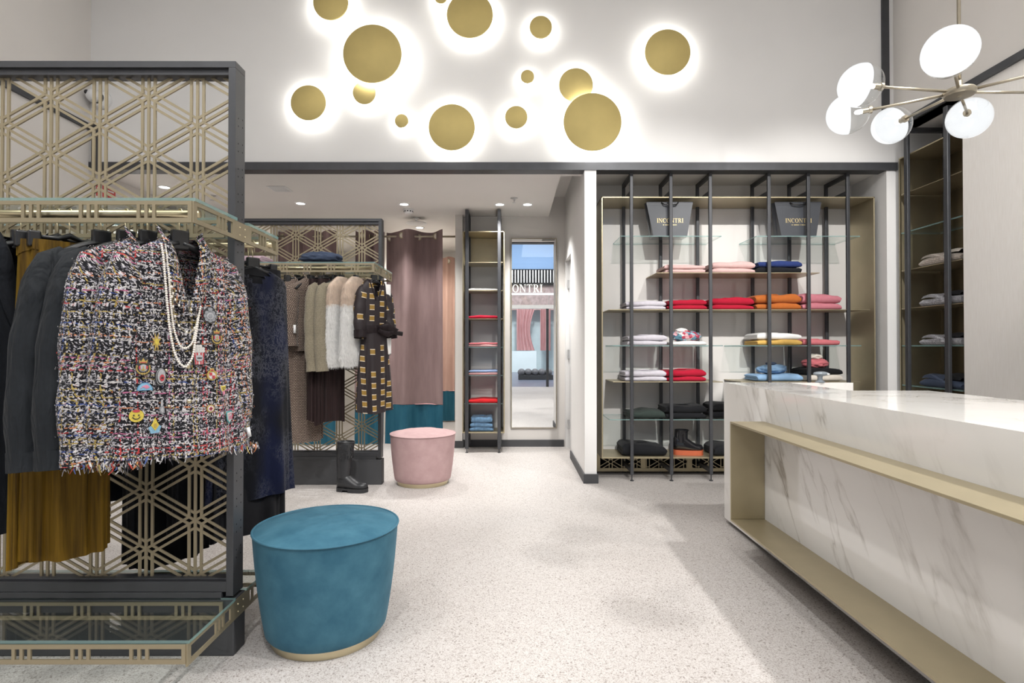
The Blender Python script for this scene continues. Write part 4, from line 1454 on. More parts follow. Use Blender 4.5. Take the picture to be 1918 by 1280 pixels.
def fur_vest(lab, loc, rz, seed):
    t = empty('fur_vest', lab, 'vest', loc, rz, 'fur vests on the second rack')
    keys = [(-0.07, 0.05, 0.02), (-0.10, 0.09, 0.03), (-0.14, 0.14, 0.036), (-0.22, 0.165, 0.038), (-0.45, 0.175, 0.04), (-0.68, 0.18, 0.04), (-0.74, 0.17, 0.032)]
    top = loft_torso([k for k in keys if k[0] >= -0.22] + [(-0.29, 0.168, 0.039)], 40, 16, 0.004, 4, seed, exp=2.2)
    bot = loft_torso([(-0.285, 0.168, 0.039)] + [k for k in keys if k[0] < -0.22], 40, 24, 0.008, 3, seed + 1, exp=2.2, start=0.1)
    rnd = random.Random(seed)
    for mb, mt, nm, cnt in ((top, 'furbeige', 'collar_fur', 9000), (bot, 'furwhite', 'body_fur', 15000)):
        o = mb.build(nm.replace('fur', 'pelt'), mt, t, True)
        fb = MB()
        polys = list(o.data.polygons)
        for _ in range(cnt):
            p = rnd.choice(polys)
            vs_ = [o.data.vertices[i].co for i in p.vertices]
            a_, b_ = rnd.random(), rnd.random()
            c = (vs_[0] * (1 - a_) + vs_[1] * a_) * (1 - b_) + (vs_[3] * (1 - a_) + vs_[2] * a_) * b_
            d = (p.normal * 0.8 + Vector((rnd.uniform(-.4, .4), rnd.uniform(-.4, .4), -1.2 + rnd.uniform(-.3, .3)))).normalized()
            l = rnd.uniform(0.012, 0.024)
            s_ = d.cross(Vector((rnd.uniform(-1, 1), rnd.uniform(-1, 1), rnd.uniform(-1, 1)))).normalized() * 0.0009
            e = c + d * l * 0.6
            f_ = c + d * l + Vector((0, 0, -0.008))
            fb.add([c - s_, c + s_, e + s_ * 0.7, e - s_ * 0.7, f_], [(0, 1, 2, 3), (3, 2, 4)])
        fo_ = fb.build(nm, mt, t)
        fo_['kind'] = 'stuff'
    return t


for px, lb, hl, sd in ((640, 'white fur vest with beige collar next to the green-beige jackets', 'hanger holding the fur vest next to the green-beige jackets', 51), (667, 'white fur vest with beige collar next to the patterned dress', 'hanger holding the fur vest next to the patterned dress', 53)):
    L = put2(px)
    fur_vest(lb, L, R(72), sd)
    hanger(L, R(72), hl, 0.13)
# patterned shirt dress
L = put2(701)
t = empty('shirt_dress', 'aubergine shirt dress with gold blocks and a tied belt', 'dress', L, R(42))
keys = [(-0.085, 0.05, 0.03), (-0.10, 0.075, 0.038), (-0.135, 0.105, 0.04), (-0.17, 0.12, 0.042), (-0.3, 0.115, 0.048), (-0.44, 0.095, 0.045), (-0.5, 0.098, 0.048), (-0.8, 0.13, 0.058), (-1.09, 0.15, 0.06)]
loft_torso(keys, 72, 46, 0.018, 5, 61, vneck=(-0.085, -0.26, 0.042), start=0.35).build('body', 'print', t, True)
for s in (-1, 1):
    so = sleeve(s, 0.12, -0.165, -0.52, 0.052, 0.042, 0.035, -0.03, 18, 62, wr=0.003).build('sleeve', 'print', t, True)
    MB().tube([(s * (0.12 - 0.028 + 0.035), -0.026, -0.475), (s * (0.12 - 0.028 + 0.037), -0.032, -0.535)], 0.040, 16, 0, False, 1.2).build('cuff', 'aubergine', so, True)
loft_torso([(-0.44, 0.100, 0.050), (-0.465, 0.104, 0.053), (-0.49, 0.102, 0.051)], 40, 5, 0.0, 5, 63).build('belt', 'aubergine', t, True)
MB().tube([(0.0, -0.068, -0.46), (0.06, -0.10, -0.445), (0.12, -0.095, -0.475), (0.075, -0.085, -0.50), (0.0, -0.07, -0.475)], [0.010, 0.014, 0.016, 0.014, 0.010], 10, 0, True, 2.2).build('belt_bow', 'aubergine', t, True)
MB().tube([(0.0, -0.07, -0.47), (0.1, -0.10, -0.49), (0.19, -0.095, -0.50)], [0.006, 0.007, 0.007], 8, 0, True, 2.4).build('belt_end', 'aubergine', t, True)
mb = MB()
for s in (-1, 1):
    mb.grid([[(s * (0.012 + 0.038 * u), -0.045 - 0.012 * math.sin(q * PI), -0.245 + 0.17 * u + (q - 0.5) * 0.035) for q in (0, .33, .66, 1)] if False else [(s * (0.008 + 0.034 * u + 0.024 * q * (0.3 + u)), -0.050 - 0.008 * math.sin(q * PI) + 0.024 * u, -0.25 + 0.155 * u + 0.004 * q) for q in (0, .33, .66, 1)] for u in [i / 8 for i in range(9)]])
mb.build('collar', 'aubergine', t, True)
hanger(L, R(42), 'hanger holding the patterned shirt dress', 0.105)
L = put2(716)
trousers('white_scarf', 'white cloth end showing behind the patterned dress', (L[0] + 0.02, L[1] + 0.06, L[2]), R(30), 'furwhite', -0.12, -0.66, 0.03, 0.035, 0.02, 66, None, 'scarf', 0.004, 6, False)

# ================================================================== WALL SHELVING
YP0, YP1 = 4.66, 4.98            # front and back posts of the main unit
YG0, YG1 = 4.665, 5.04           # champagne case


def shelf_levels(Y):
    return [P(1200, py, Y).z for py in (442, 511, 580, 647, 715, 785)]


ZS = [2.02, 1.716, 1.411, 1.115, 0.815, 0.506]
ZB = 0.193
su = empty('shelving_unit', 'wide champagne shelving with six dark posts in the alcove', 'shelving', (0.75, YP0, 0))
OX, OY = 0.75, YP0


def sb(name, mat, x0, x1, y0, y1, z0, z1, bev=0.001, parent=None):
    return MB().box(x0 - OX, x1 - OX, y0 - OY, y1 - OY, z0, z1).build(name, mat, parent or su, bevel=bev)


GX0, GX1 = P(1127, 600, YG0).x, P(1640, 600, YG0).x
GZ1 = P(1300, 368.5, YG0).z
sb('case_top', 'gold', GX0, GX1, YG0, YG1, GZ1 - 0.01, GZ1)
sb('case_side', 'gold', GX0, GX0 + 0.01, YG0, YG1, ZB, GZ1)
sb('case_side', 'gold', GX1 - 0.01, GX1, YG0, YG1, ZB, GZ1)
sb('case_bottom', 'gold', GX0, GX1, YG0, YG1, ZB - 0.012, ZB)
sb('back_panel', 'glosspanel', GX0 + 0.012, GX1 - 0.012, YG1 - 0.012, YG1, ZB, GZ1 - 0.012)
posts = [P(px, 620, YP0).x for px in (1183, 1257, 1331, 1441, 1515, 1589)]
for x in posts:
    fr = sb('post', 'dark', x - 0.0135, x + 0.0135, YP0 - 0.012, YP0 + 0.012, 0.05, CL - 0.012, 0.004)
    sb('rear_post', 'dark', x - 0.0135, x + 0.0135, YP1 - 0.012, YP1 + 0.012, 0.05, CL - 0.012, 0.004)
    for z in (CL - 0.03, 0.085, GZ1 + 0.03):
        sb('crossbar', 'dark', x - 0.013, x + 0.013, YP0 + 0.0122, YP1 - 0.0122, z - 0.017, z + 0.017, 0.003)
    for yy in (YP0, YP1):
        MB().tube([(x - OX, yy - OY, 0.05), (x - OX, yy - OY, 0.006)], 0.005, 8).lathe([(0.016, 0), (0.016, 0.006), (0.004, 0.008)], 14, (x - OX, yy - OY, 0)).build('levelling_foot', 'dark', su)


def xs(a, b, py=600):
    return P(a, py, YP0).x, P(b, py, YP0).x


for a, b in ((1163, 1352), (1418, 1612)):
    x0, x1 = xs(a, b)
    glass_shelf('glass_shelf', x0 - OX, x1 - OX, 0.0 - 0.0, YG1 - OY - 0.02, ZS[0] - 0.008, ZS[0], su)
x0, x1 = xs(1230, 1536)
sb('metal_shelf', 'gold', x0, x1, YP0, YG1 - 0.014, ZS[1] - 0.006, ZS[1])
x0, x1 = xs(1141, 1630)
sb('metal_shelf', 'gold', x0, x1, YP0, YG1 - 0.014, ZS[2] - 0.006, ZS[2])
for a, b in ((1148, 1354), (1387, 1613)):
    x0, x1 = xs(a, b)
    glass_shelf('glass_shelf', x0 - OX, x1 - OX, 0.0, YG1 - OY - 0.02, ZS[3] - 0.008, ZS[3], su)
    sb('metal_shelf', 'gold', x0, x1, YP0, YG1 - 0.014, ZS[4] - 0.006, ZS[4])
x0, x1 = xs(1141, 1630)
glass_shelf('glass_shelf', x0 - OX, x1 - OX, 0.0, YG1 - OY - 0.02, ZS[5] - 0.008, ZS[5], su)
# pierced kick panel below the case
kp = sb('kick_panel', 'gold', GX0, GX1, YG1 - 0.10, YG1 - 0.09, 0.015, 0.045)
sb('kick_panel', 'gold', GX0, GX0 + 0.025, YG1 - 0.10, YG1 - 0.09, 0.045, ZB - 0.012)
for k in range(1, 6):
    xx = GX0 + k * 0.405
    sb('kick_panel', 'gold', xx - 0.022, xx + 0.022, YG1 - 0.10, YG1 - 0.09, 0.045, ZB - 0.012)
sb('kick_backing', 'blk', GX0 + 0.01, GX1, YG1 - 0.03, YG1 - 0.02, 0.015, ZB - 0.012)
lattice(su, (0.12, 0.10), GX0 - OX, 1.35, 0.04, ZB - 0.012, YG1 - 0.095 - OY, s=0.125, off=0.013, bw=0.006, bt=0.006, mat='gold', center=False)

# ---- narrow tower beside the mirror
YT0, YT1 = 5.905, 6.20
tw = empty('shelf_tower', 'narrow champagne shelf tower with two dark posts beside the mirror', 'shelving', (-0.29, YT0, 0))
OX, OY = -0.29, YT0


def tb(name, mat, x0, x1, y0, y1, z0, z1, bev=0.001):
    return MB().box(x0 - OX, x1 - OX, y0 - OY, y1 - OY, z0, z1).build(name, mat, tw, bevel=bev)


TX0, TX1 = P(866, 600, YT0).x, P(945, 600, YT0).x
for px in (874.5, 935):
    x = P(px, 600, YT0).x
    tb('post', 'dark', x - 0.018, x + 0.018, YT0 - 0.012, YT0 + 0.012, 0.04, CL - 0.012, 0.004)
    tb('rear_post', 'dark', x - 0.018, x + 0.018, YT1 - 0.012, YT1 + 0.012, 0.04, CL - 0.012, 0.004)
    for z in (CL - 0.03, 0.075):
        tb('crossbar', 'dark', x - 0.0175, x + 0.0175, YT0 + 0.0122, YT1 - 0.0122, z - 0.017, z + 0.017, 0.003)
    MB().tube([(x - OX, 0, 0.045), (x - OX, 0, 0.006)], 0.005, 8).lathe([(0.016, 0), (0.016, 0.006), (0.004, 0.008)], 14, (x - OX, 0, 0)).build('levelling_foot', 'dark', tw)
TZ1, TZ0 = P(905, 433, YT0).z, P(905, 810, YT0).z
tb('case_top', 'gold', TX0, TX1, YT0 + 0.005, 6.26, TZ1 - 0.01, TZ1)
tb('case_side', 'gold', TX0, TX0 + 0.01, YT0 + 0.005, 6.26, TZ0, TZ1)
tb('case_side', 'gold', TX1 - 0.01, TX1, YT0 + 0.005, 6.26, TZ0, TZ1)
tb('case_bottom', 'gold', TX0, TX1, YT0 + 0.005, 6.26, TZ0 - 0.012, TZ0)
tb('back_panel', 'glosspanel', TX0 + 0.012, TX1 - 0.012, 6.25, 6.262, TZ0, ZS[0])
tb('back_panel_top', 'gold', TX0 + 0.012, TX1 - 0.012, 6.25, 6.262, ZS[0], TZ1 - 0.012)
TZ = [P(905, py, YT0).z for py in (491, 544, 597, 650, 703, 756)]
for i, z in enumerate(TZ):
    if i in (3, 4, 5):
        glass_shelf('glass_shelf', TX0 + 0.02 - OX, TX1 - 0.02 - OX, 0.012, 0.33, z - 0.008, z, tw)
    else:
        tb('metal_shelf', 'gold', TX0 + 0.02, TX1 - 0.02, YT0 + 0.012, 6.235, z - 0.006, z)

# ---- cabinet in the side-wall niche
XP = XR + 0.005
cb = empty('shelf_cabinet', 'bronze shelf cabinet with dark posts set in the side wall', 'shelving', (XP, 4.2, 0))
OX, OY = XP, 4.2


def cbx(name, mat, x0, x1, y0, y1, z0, z1, bev=0.001):
    return MB().box(x0 - OX, x1 - OX, y0 - OY, y1 - OY, z0, z1).build(name, mat, cb, bevel=bev)


CZ1 = 2.63
M['bronze'] = plain('bronze_lacquer', (0.16, 0.125, 0.075), 0.25, 0.35, 0.05, 4)
cbx('case_end', 'gold', XP + 0.02, 3.49, YB - 0.03, YB - 0.02, 0.19, CZ1)
cbx('case_end', 'gold', XP + 0.02, 3.49, 3.91, 3.92, 0.19, CZ1)
cbx('case_top', 'gold', XP + 0.02, 3.49, 3.92, YB - 0.03, CZ1 - 0.01, CZ1)
cbx('case_bottom', 'gold', XP + 0.02, 3.49, 3.92, YB - 0.03, 0.19, 0.2)
cbx('back_panel', 'bronze', 3.47, 3.485, 3.92, YB - 0.03, 0.2, CZ1 - 0.01)
for px in (1700, 1775):
    y = PX(px, 500, XP).y
    cbx('post', 'dark', XP - 0.012, XP + 0.012, y - 0.02, y + 0.02, 0.05, 2.83, 0.004)
    cbx('rear_post', 'dark', 3.42, 3.444, y - 0.02, y + 0.02, 0.05, 2.83, 0.004)
    cbx('crossbar', 'dark', XP + 0.0122, 3.4198, y - 0.0195, y + 0.0195, 2.795, 2.829, 0.003)
CZ = [2.33, 2.02, 1.715, 1.41, 1.115, 0.80]
for i, z in enumerate(CZ):
    if i in (1, 4, 5):
        glass_shelf('glass_shelf', 0.02, 3.46 - OX, 3.935 - OY, YB - 0.045 - OY, z - 0.01, z, cb)
    else:
        cbx('metal_shelf', 'gold', XP + 0.02, 3.46, 3.935, YB - 0.045, z - 0.006, z)

# ================================================================== FOLDED CLOTHES


def folded(label, cx, y0, z, w, h, mat, d=0.27, seed=0, group=None, layers=1, name='folded_sweater', rz=0.0, cat='sweater', crease=True):
    """knit folded over once: two leaves joined by a round fold at the front, sides rounded, top slightly sagging"""
    rnd = random.Random(seed * 13 + 5)
    t = empty(name, label, cat, (cx, y0 + d / 2, z + 0.001), rz, group)
    ph = rnd.uniform(0, 6)
    K_ = 14
    # outline of the folded sheet in (depth, height): bottom back -> front fold -> top back -> inner gap
    out = [(d / 2, 0.0), (d * 0.1, 0.0), (-d / 2 + h * 0.45, 0.0)]
    for i in range(1, 8):
        a = -PI / 2 - PI * i / 8
        out.append((-d / 2 + h * 0.48 + h * 0.48 * math.cos(a), h / 2 + h / 2 * math.sin(a)))
    out += [(-d / 2 + h * 0.45, h), (0.0, h * 1.03), (d / 2, h * 0.96), (d / 2, h * 0.54), (-d / 2 + h * 0.7, h * 0.515), (-d / 2 + h * 0.7, h * 0.485), (d / 2, h * 0.46)]
    rows, uv = [], []
    NX = 16
    for i in range(NX + 1):
        u = -1 + 2 * i / NX
        e = 1 - max(0, abs(u) - 0.86) ** 2 / 0.14 ** 2 * 0.30
        row, ur = [], []
        for (yy, zz) in out:
            bump_ = 0.0
            if zz > h * 0.6:
                bump_ = h * (0.10 * math.sin(2.3 * u + ph) + 0.05 * math.sin(6 * u + 2 * ph) + 0.10 * (1 - u * u))
            row.append((u * w / 2 + 0.004 * math.sin(zz * 90 + ph), yy * (0.97 + 0.03 * e) + 0.004 * math.sin(3 * u + ph), h * 0.5 + (zz - h * 0.5) * e + bump_ * e - (1 - e) * h * 0.18))
            ur.append((u * w / 2, yy + zz))
        rows.append(row)
        uv.append(ur)
    mb = MB().grid(rows, 0, uv, closed=True)
    k = len(out)
    mb.f.append(tuple(range(k)))
    mb.f.append(tuple(len(mb.v) - 1 - i for i in range(k)))
    mb.mi += [0, 0]
    # lift so that the lowest vertex rests on the shelf
    zm = min(v[2] for v in mb.v)
    mb.v = [(v[0], v[1], v[2] - zm) for v in mb.v]
    o = mb.build('folded_body', mat, t, autos=60)
    if crease:
        MB().tube([(-w * 0.2, -d * 0.02, h * 1.05), (-w * 0.1, -d * 0.10, h * 1.13), (w * 0.08, -d * 0.10, h * 1.13), (w * 0.2, 0.0, h * 1.03)], [0.006, 0.009, 0.009, 0.006], 8, 0, True, 0.6).build('neck_rib', mat, t, True)
    return t


def crumple(name, label, cat, cx, cy, z, rx, ry, rz_, mats, seed=0, amp=0.28, group=None):
    rnd = random.Random(seed)
    off = Vector((rnd.uniform(0, 50), rnd.uniform(0, 50), rnd.uniform(0, 50)))
    t = empty(name, label, cat, (cx, cy, z + 0.001), 0, group)
    n_, m_ = 40, 22
    for li, (mat, sc, dx, dz) in enumerate(mats):
        rows = []
        for i in range(m_ + 1):
            th = PI * i / m_
            row = []
            for j in range(n_):
                a = 2 * PI * j / n_
                d = Vector((math.sin(th) * math.cos(a), math.sin(th) * math.sin(a), math.cos(th)))
                q = d * 2.1 + off + Vector((li * 7, 0, 0))
                nz = abs(noise.noise(q)) * 1.3 + 0.5 * abs(noise.noise(q * 2.7)) - 0.3
                r = sc * (1 - amp * nz)
                zz = max(0.0, rz_ * (1 + d.z * r) * 0.5 * 2 - rz_ * (1 - r) * 0.2) if True else 0
                row.append((dx * rx + d.x * rx * r, d.y * ry * r, max(0.0, dz * rz_ + rz_ * (0.5 + 0.62 * d.z * r))))
            rows.append(row)
        MB().grid(rows, 0, None, closed=True).build('folds', mat, t, True)
    return t


def span(a, b, Y=YP0):
    p, q = P(a, 600, Y).x, P(b, 600, Y).x
    return (p + q) / 2, q - p


YI = YP0 + 0.035
G2 = 'knitwear on the wide shelving'
sid = 100


def stack(a, b, z, items, d=0.27, Y=None):
    """items: (height, colour, label) from the shelf upward"""
    global sid
    zz = z
    for h, k, lb in items:
        sid += 1
        cx, w = span(a, b)
        folded(lb, cx, YI, zz, w * (1.0 - 0.01 * (sid % 3)), h, 'k_' + k, d, sid, G2, crease=(h, k, lb) == items[-1])
        zz += h * 1.13
    return zz


stack(1248, 1325, ZS[1], [(0.030, 'blush', 'blush sweater, lower of the pair next to the thicker blush stack'), (0.032, 'blush', 'blush sweater, upper of the thinner blush pair')])
stack(1337, 1419, ZS[1], [(0.036, 'blush', 'blush sweater, lower of the thick pair beside the navy sweater'), (0.05, 'blush', 'blush sweater, upper of the thick pair beside the navy sweater')])
stack(1424, 1507, ZS[1], [(0.045, 'black', 'black folded sweater under the navy one'), (0.045, 'navy', 'navy blue folded sweater on top of a black one')])
stack(1174, 1249, ZS[2], [(0.026, 'lilac', 'pale lilac sweater, lower of the pair beside red on the long metal shelf'), (0.038, 'lilac', 'pale lilac sweater, upper of the pair beside red on the long metal shelf')])
stack(1252, 1327, ZS[2], [(0.034, 'red', 'red sweater, lower of the pair between lilac and red stacks'), (0.040, 'red', 'red sweater, upper of the pair between lilac and red stacks')])
stack(1337, 1416, ZS[2], [(0.036, 'red', 'red sweater, lower of the pair next to the orange stack'), (0.055, 'red', 'red sweater, upper of the pair next to the orange stack')])
stack(1420, 1505, ZS[2], [(0.048, 'orange', 'burnt orange sweater, lower of its pair'), (0.07, 'orange', 'burnt orange sweater, upper of its pair')])
stack(1508, 1582, ZS[2], [(0.048, 'rose', 'dusty rose sweater, lower of its pair'), (0.07, 'rose', 'dusty rose sweater, upper of its pair')])
stack(1178, 1252, ZS[3], [(0.034, 'lilac', 'pale lilac sweater, lower of the pair beside the patterned scarf'), (0.042, 'lilac', 'pale lilac sweater, upper of the pair beside the patterned scarf')])
zt = stack(1261, 1326, ZS[3], [(0.030, 'white', 'white sweater under the patterned scarf')])
stack(1422, 1506, ZS[3], [(0.042, 'yellow', 'mustard yellow sweater under a white one'), (0.048, 'white', 'white sweater on top of the mustard yellow one')])
stack(1508, 1579, ZS[3], [(0.045, 'coral', 'single coral sweater on the glass shelf beside the white and yellow pair')])
stack(1172, 1250, ZS[4], [(0.034, 'lilac', 'pale lilac sweater, lower of the pair on the short metal shelf'), (0.045, 'lilac', 'pale lilac sweater, upper of the pair on the short metal shelf')])
stack(1250, 1325, ZS[4], [(0.034, 'red', 'red sweater, lower of the pair on the short metal shelf'), (0.052, 'red', 'red sweater, upper of the pair on the short metal shelf')])
zt2 = stack(1422, 1508, ZS[4], [(0.055, 'skyblue', 'sky blue sweater above the marble counter')])
zt3 = stack(1515, 1583, ZS[4], [(0.05, 'cream', 'cream sweater under the black one above the counter'), (0.045, 'black', 'black sweater between cream sweater and coral scarf')])
stack(1180, 1248, ZS[5], [(0.055, 'green', 'dark green folded sweater on the lower glass shelf')])
stack(1250, 1326, ZS[5], [(0.04, 'black', 'black sweater, lower of the pair on the lower glass shelf'), (0.055, 'black', 'black sweater, upper of the pair on the lower glass shelf')])
stack(1338, 1420, ZS[5], [(0.055, 'black', 'black sweater on the lower glass shelf, half hidden by the counter'), (0.05, 'black', 'top black sweater of the stack half hidden by the counter')])
stack(1168, 1251, ZB, [(0.085, 'black', 'thick black sweater on the bottom shelf beside the ankle boot')])
stack(1340, 1420, ZB, [(0.075, 'black', 'black sweater on the bottom shelf behind the counter corner')])
n = NT('printed_silk')
v = n.n('TexVoronoi', None, Vector=n.obj(), Scale=34.0)
wn = n.n('TexWhiteNoise', None, Vector=v.outputs['Color'])
n.bsdf(n.ramp(wn.outputs[0], [(0, (0.10, 0.24, 0.32)), (0.24, (0.62, 0.62, 0.60)), (0.46, (0.42, 0.04, 0.08)), (0.62, (0.30, 0.46, 0.56)), (0.80, (0.06, 0.10, 0.15)), (0.9, (0.65, 0.35, 0.38))], 'CONSTANT'), 0.5, 0, None, Sheen_Weight=0.1)
M['silk'] = n.m
cx, w = span(1265, 1321)
crumple('silk_scarf', 'multicolour silk scarf crumpled on a white sweater', 'scarf', cx, YI + 0.11, zt, w / 2, 0.09, 0.085,
        [('silk', 0.85, -0.2, 0), ('silk', 0.8, 0.3, 0.0), ('k_red', 0.5, -0.05, 0.3), ('silk', 0.5, 0.6, 0.0), ('k_white', 0.42, -0.25, 0.55)], 4, 0.4)
cx, w = span(1430, 1490)
crumple('knit_scarf', 'sky blue scarf heaped on the sky blue sweater', 'scarf', cx, YI + 0.12, zt2, w / 2, 0.10, 0.065, [('k_skyblue', 0.95, 0, 0), ('k_skyblue', 0.6, 0.35, 0.3), ('k_slate', 0.35, 0.0, 0.75)], 8, 0.3)
cx, w = span(1519, 1568)
crumple('knit_scarf', 'coral scarf heaped on the black sweater', 'scarf', cx, YI + 0.11, zt3, w / 2, 0.10, 0.075, [('k_coral', 0.95, 0, 0), ('k_coral', 0.7, -0.25, 0.1), ('k_cream', 0.55, 0.0, 0.75)], 9, 0.4)
# grey card reader standing at the counter end
cx, w = span(1519, 1551)


# ---- shopping bags
def bag(label, a_top, b_top, a_bot, b_bot, z0, z1, Y):
    x0, x1 = P(a_top, 400, Y).x, P(b_top, 400, Y).x
    c0, c1 = P(a_bot, 440, Y).x, P(b_bot, 440, Y).x
    cx = (c0 + c1) / 2
    t = empty('shopping_bag', label, 'bag', (cx, Y, z0 + 0.001), 0, 'black paper shopping bags')
    m = 'bagpaper'
    h = z1 - z0
    wt0, wt1, wb0, wb1 = x0 - cx, x1 - cx, c0 - cx, c1 - cx
    D0, D1 = 0.14, 0.075
    f = [(wb0, 0, 0), (wb1, 0, 0), (wt1, 0.012, h), (wt0, 0.012, h)]
    k = [(wb0, D0, 0), (wb1, D0, 0), (wt1, D1, h), (wt0, D1, h)]
    MB().add(f, [(0, 1, 2, 3)]).build('front_panel', m, t)
    MB().add(k, [(3, 2, 1, 0)]).build('back_panel', m, t)
    MB().add([f[0], f[1], k[1], k[0]], [(3, 2, 1, 0)]).build('bottom', m, t)
    for s in (0, 1):
        a, b, c, d = (f[0], k[0], k[3], f[3]) if s == 0 else (f[1], k[1], k[2], f[2])
        mid0 = ((a[0] + b[0]) / 2, (a[1] + b[1]) / 2, 0)
        mid1 = ((c[0] + d[0]) / 2 + (0.02 if s == 0 else -0.02), (c[1] + d[1]) / 2, h)
        MB().add([a, mid0, b, c, mid1, d], [(0, 1, 4, 5), (1, 2, 3, 4)]).build('gusset', m, t)
    MB().add([(wt0, 0.0118, h), (wt1, 0.0118, h), (wt1 - 0.004, 0.0095, h - 0.03), (wt0 + 0.004, 0.0095, h - 0.03)], [(0, 1, 2, 3)]).build('rim_fold', m, t)
    mx = (wt0 + wt1) / 2
    MB().tube([(mx - 0.07, 0.008, h - 0.01), (mx - 0.05, -0.012, h - 0.03), (mx, -0.016, h - 0.035), (mx + 0.05, -0.012, h - 0.03), (mx + 0.07, 0.008, h - 0.01)], 0.005, 8).build('handle', 'blackplastic', t, True)
    hh = 0.036
    lp = empty('lettering', None, None)
    bpy.data.objects.remove(lp)
    zz = h * 0.40
    wsl = 0.012 / h

    def xf(x, z, d):
        return (x + (wb0 + wb1) / 2, (zz + z) * wsl - 0.0012 - d, zz + z)
    word('INCONTRI', hh, 0.0006, xf, 'letter', 'letgold', t, 0.06)
    rnd = random.Random(3)
    x = -0.06
    mb = MB()
    while x < 0.06:
        ww = rnd.uniform(0.003, 0.006)
        if rnd.random() > 0.15:
            mb.prism([(x, -0.022), (x + ww, -0.022), (x + ww, -0.0155), (x, -0.0155)], 0, 0.0006, xf=xf)
        x += ww + 0.0018
    mb.build('small_line', 'letgold', t)
    return t


M['bagpaper'] = plain('black_coated_paper', (0.062, 0.067, 0.078), 0.3, 0, 0.08, 6)
M['letgold'] = plain('gold_foil_print', (0.75, 0.60, 0.30), 0.35, 0.4, 0.03, 6)
bag('black paper shopping bag standing nearer the corridor wall', 1211, 1299, 1224, 1287, ZS[0], P(1250, 378, YP0 + 0.06).z, YP0 + 0.05)
bag('black paper shopping bag standing nearer the cream wall', 1452, 1540, 1464, 1529, ZS[0], P(1490, 378, YP0 + 0.06).z, YP0 + 0.05)

# ---- folded items in the tower
cxT = (TX0 + TX1) / 2
wT = P(934, 600, YT0).x - P(878, 600, YT0).x
for z, h, k, lb in ((TZ[1], 0.018, 'white', 'thin white folded top on the narrow tower'), (TZ[2], 0.03, 'red', 'deep red folded top below the white one on the narrow tower'),
                    (TZ[3], 0.022, 'dusty', 'dusty pink folded top, lower of the pink pair on the narrow tower'), (TZ[4], 0.024, 'dusty', 'dusty pink folded top under the pale blue one on the tower'), (TZ[5], 0.036, 'brightred', 'bright red folded top above the jeans on the narrow tower')):
    sid += 1
    folded(lb, cxT, YT0 + 0.03, z, wT, h, 'k_' + k, 0.26, sid, 'folded tops on the narrow tower', crease=False, name='folded_shirt', cat='shirt')
    if z == TZ[3]:
        folded('dusty pink folded top, upper of the pink pair on the narrow tower', cxT, YT0 + 0.03, z + h * 1.12, wT, 0.018, 'k_coral', 0.26, sid + 50, 'folded tops on the narrow tower', crease=False, name='folded_shirt', cat='shirt')
    if z == TZ[4]:
        folded('pale blue folded top on the narrow tower', cxT, YT0 + 0.03, z + h * 1.12, wT, 0.022, 'k_paleblue', 0.26, sid + 60, 'folded tops on the narrow tower', crease=False, name='folded_shirt', cat='shirt')
cj = (P(880, 800, YT0).x + P(923, 800, YT0).x) / 2
zz = TZ0
for i, (h, lb) in enumerate(((0.040, 'blue jeans at the bottom of the folded jeans pile'), (0.040, 'blue jeans in the middle of the folded jeans pile'), (0.062, 'blue jeans on top of the folded jeans pile'))):
    folded(lb, cj, YT0 + 0.04, zz, 0.245 - 0.012 * i, h, 'denim', 0.24, 300 + i, 'folded jeans on the narrow tower', crease=(i == 2), name='folded_jeans', cat='jeans')
    zz += h * 1.12

# ---- knits in the niche cabinet (turned to face the room)
for z, h, mt, m2, lb in ((CZ[2], 0.10, 'knitbeige', 'k_cream', 'beige sparkling knit on the niche cabinet shelf'), (CZ[3], 0.10, 'knitgrey', 'k_black', 'grey sparkling knit directly below the beige one'),
                         (CZ[4], 0.085, 'knitgrey', 'k_black', 'grey sparkling knit on the glass shelf above the black knit'), (CZ[5], 0.10, 'k_slate', 'k_black', 'black knit on the lowest visible cabinet shelf')):
    sid += 1
    y0 = PX(1722, 600, XP + 0.03).y
    y1 = 3.96
    cyy = (y0 + y1) / 2
    t = folded(lb, XP + 0.17, cyy - 0.14, z, y0 - y1, h * 0.55, mt, 0.28, sid, 'knits in the niche cabinet', rz=R(-90), crease=False)
    # loosely laid upper leaf with dark back
    mb = MB()
    rows = []
    W_, D_ = (y0 - y1), 0.27
    for i in range(13):
        u = i / 12
        row = []
        for j in range(15):
            v = j / 14
            hh = h * 0.42 * (math.sin(PI * min(1, v * 1.0)) ** 0.35) * (0.75 + 0.25 * math.sin(PI * u)) + 0.006 * math.sin(9 * u + 5 * v)
            row.append((-W_ / 2 * 0.96 + W_ * 0.92 * u, -D_ / 2 * 0.97 + D_ * 0.9 * v, h * 0.6 + hh))
        rows.append(row)
    mb.grid(rows, 0, [[(p[0], p[1]) for p in r] for r in rows])
    for f_i, f in enumerate(mb.f):
        if sum(mb.v[k][0] for k in f) / 4 > W_ * 0.08:
            mb.mi[f_i] = 1
    mb.build('upper_leaf', [mt, m2], t, True)

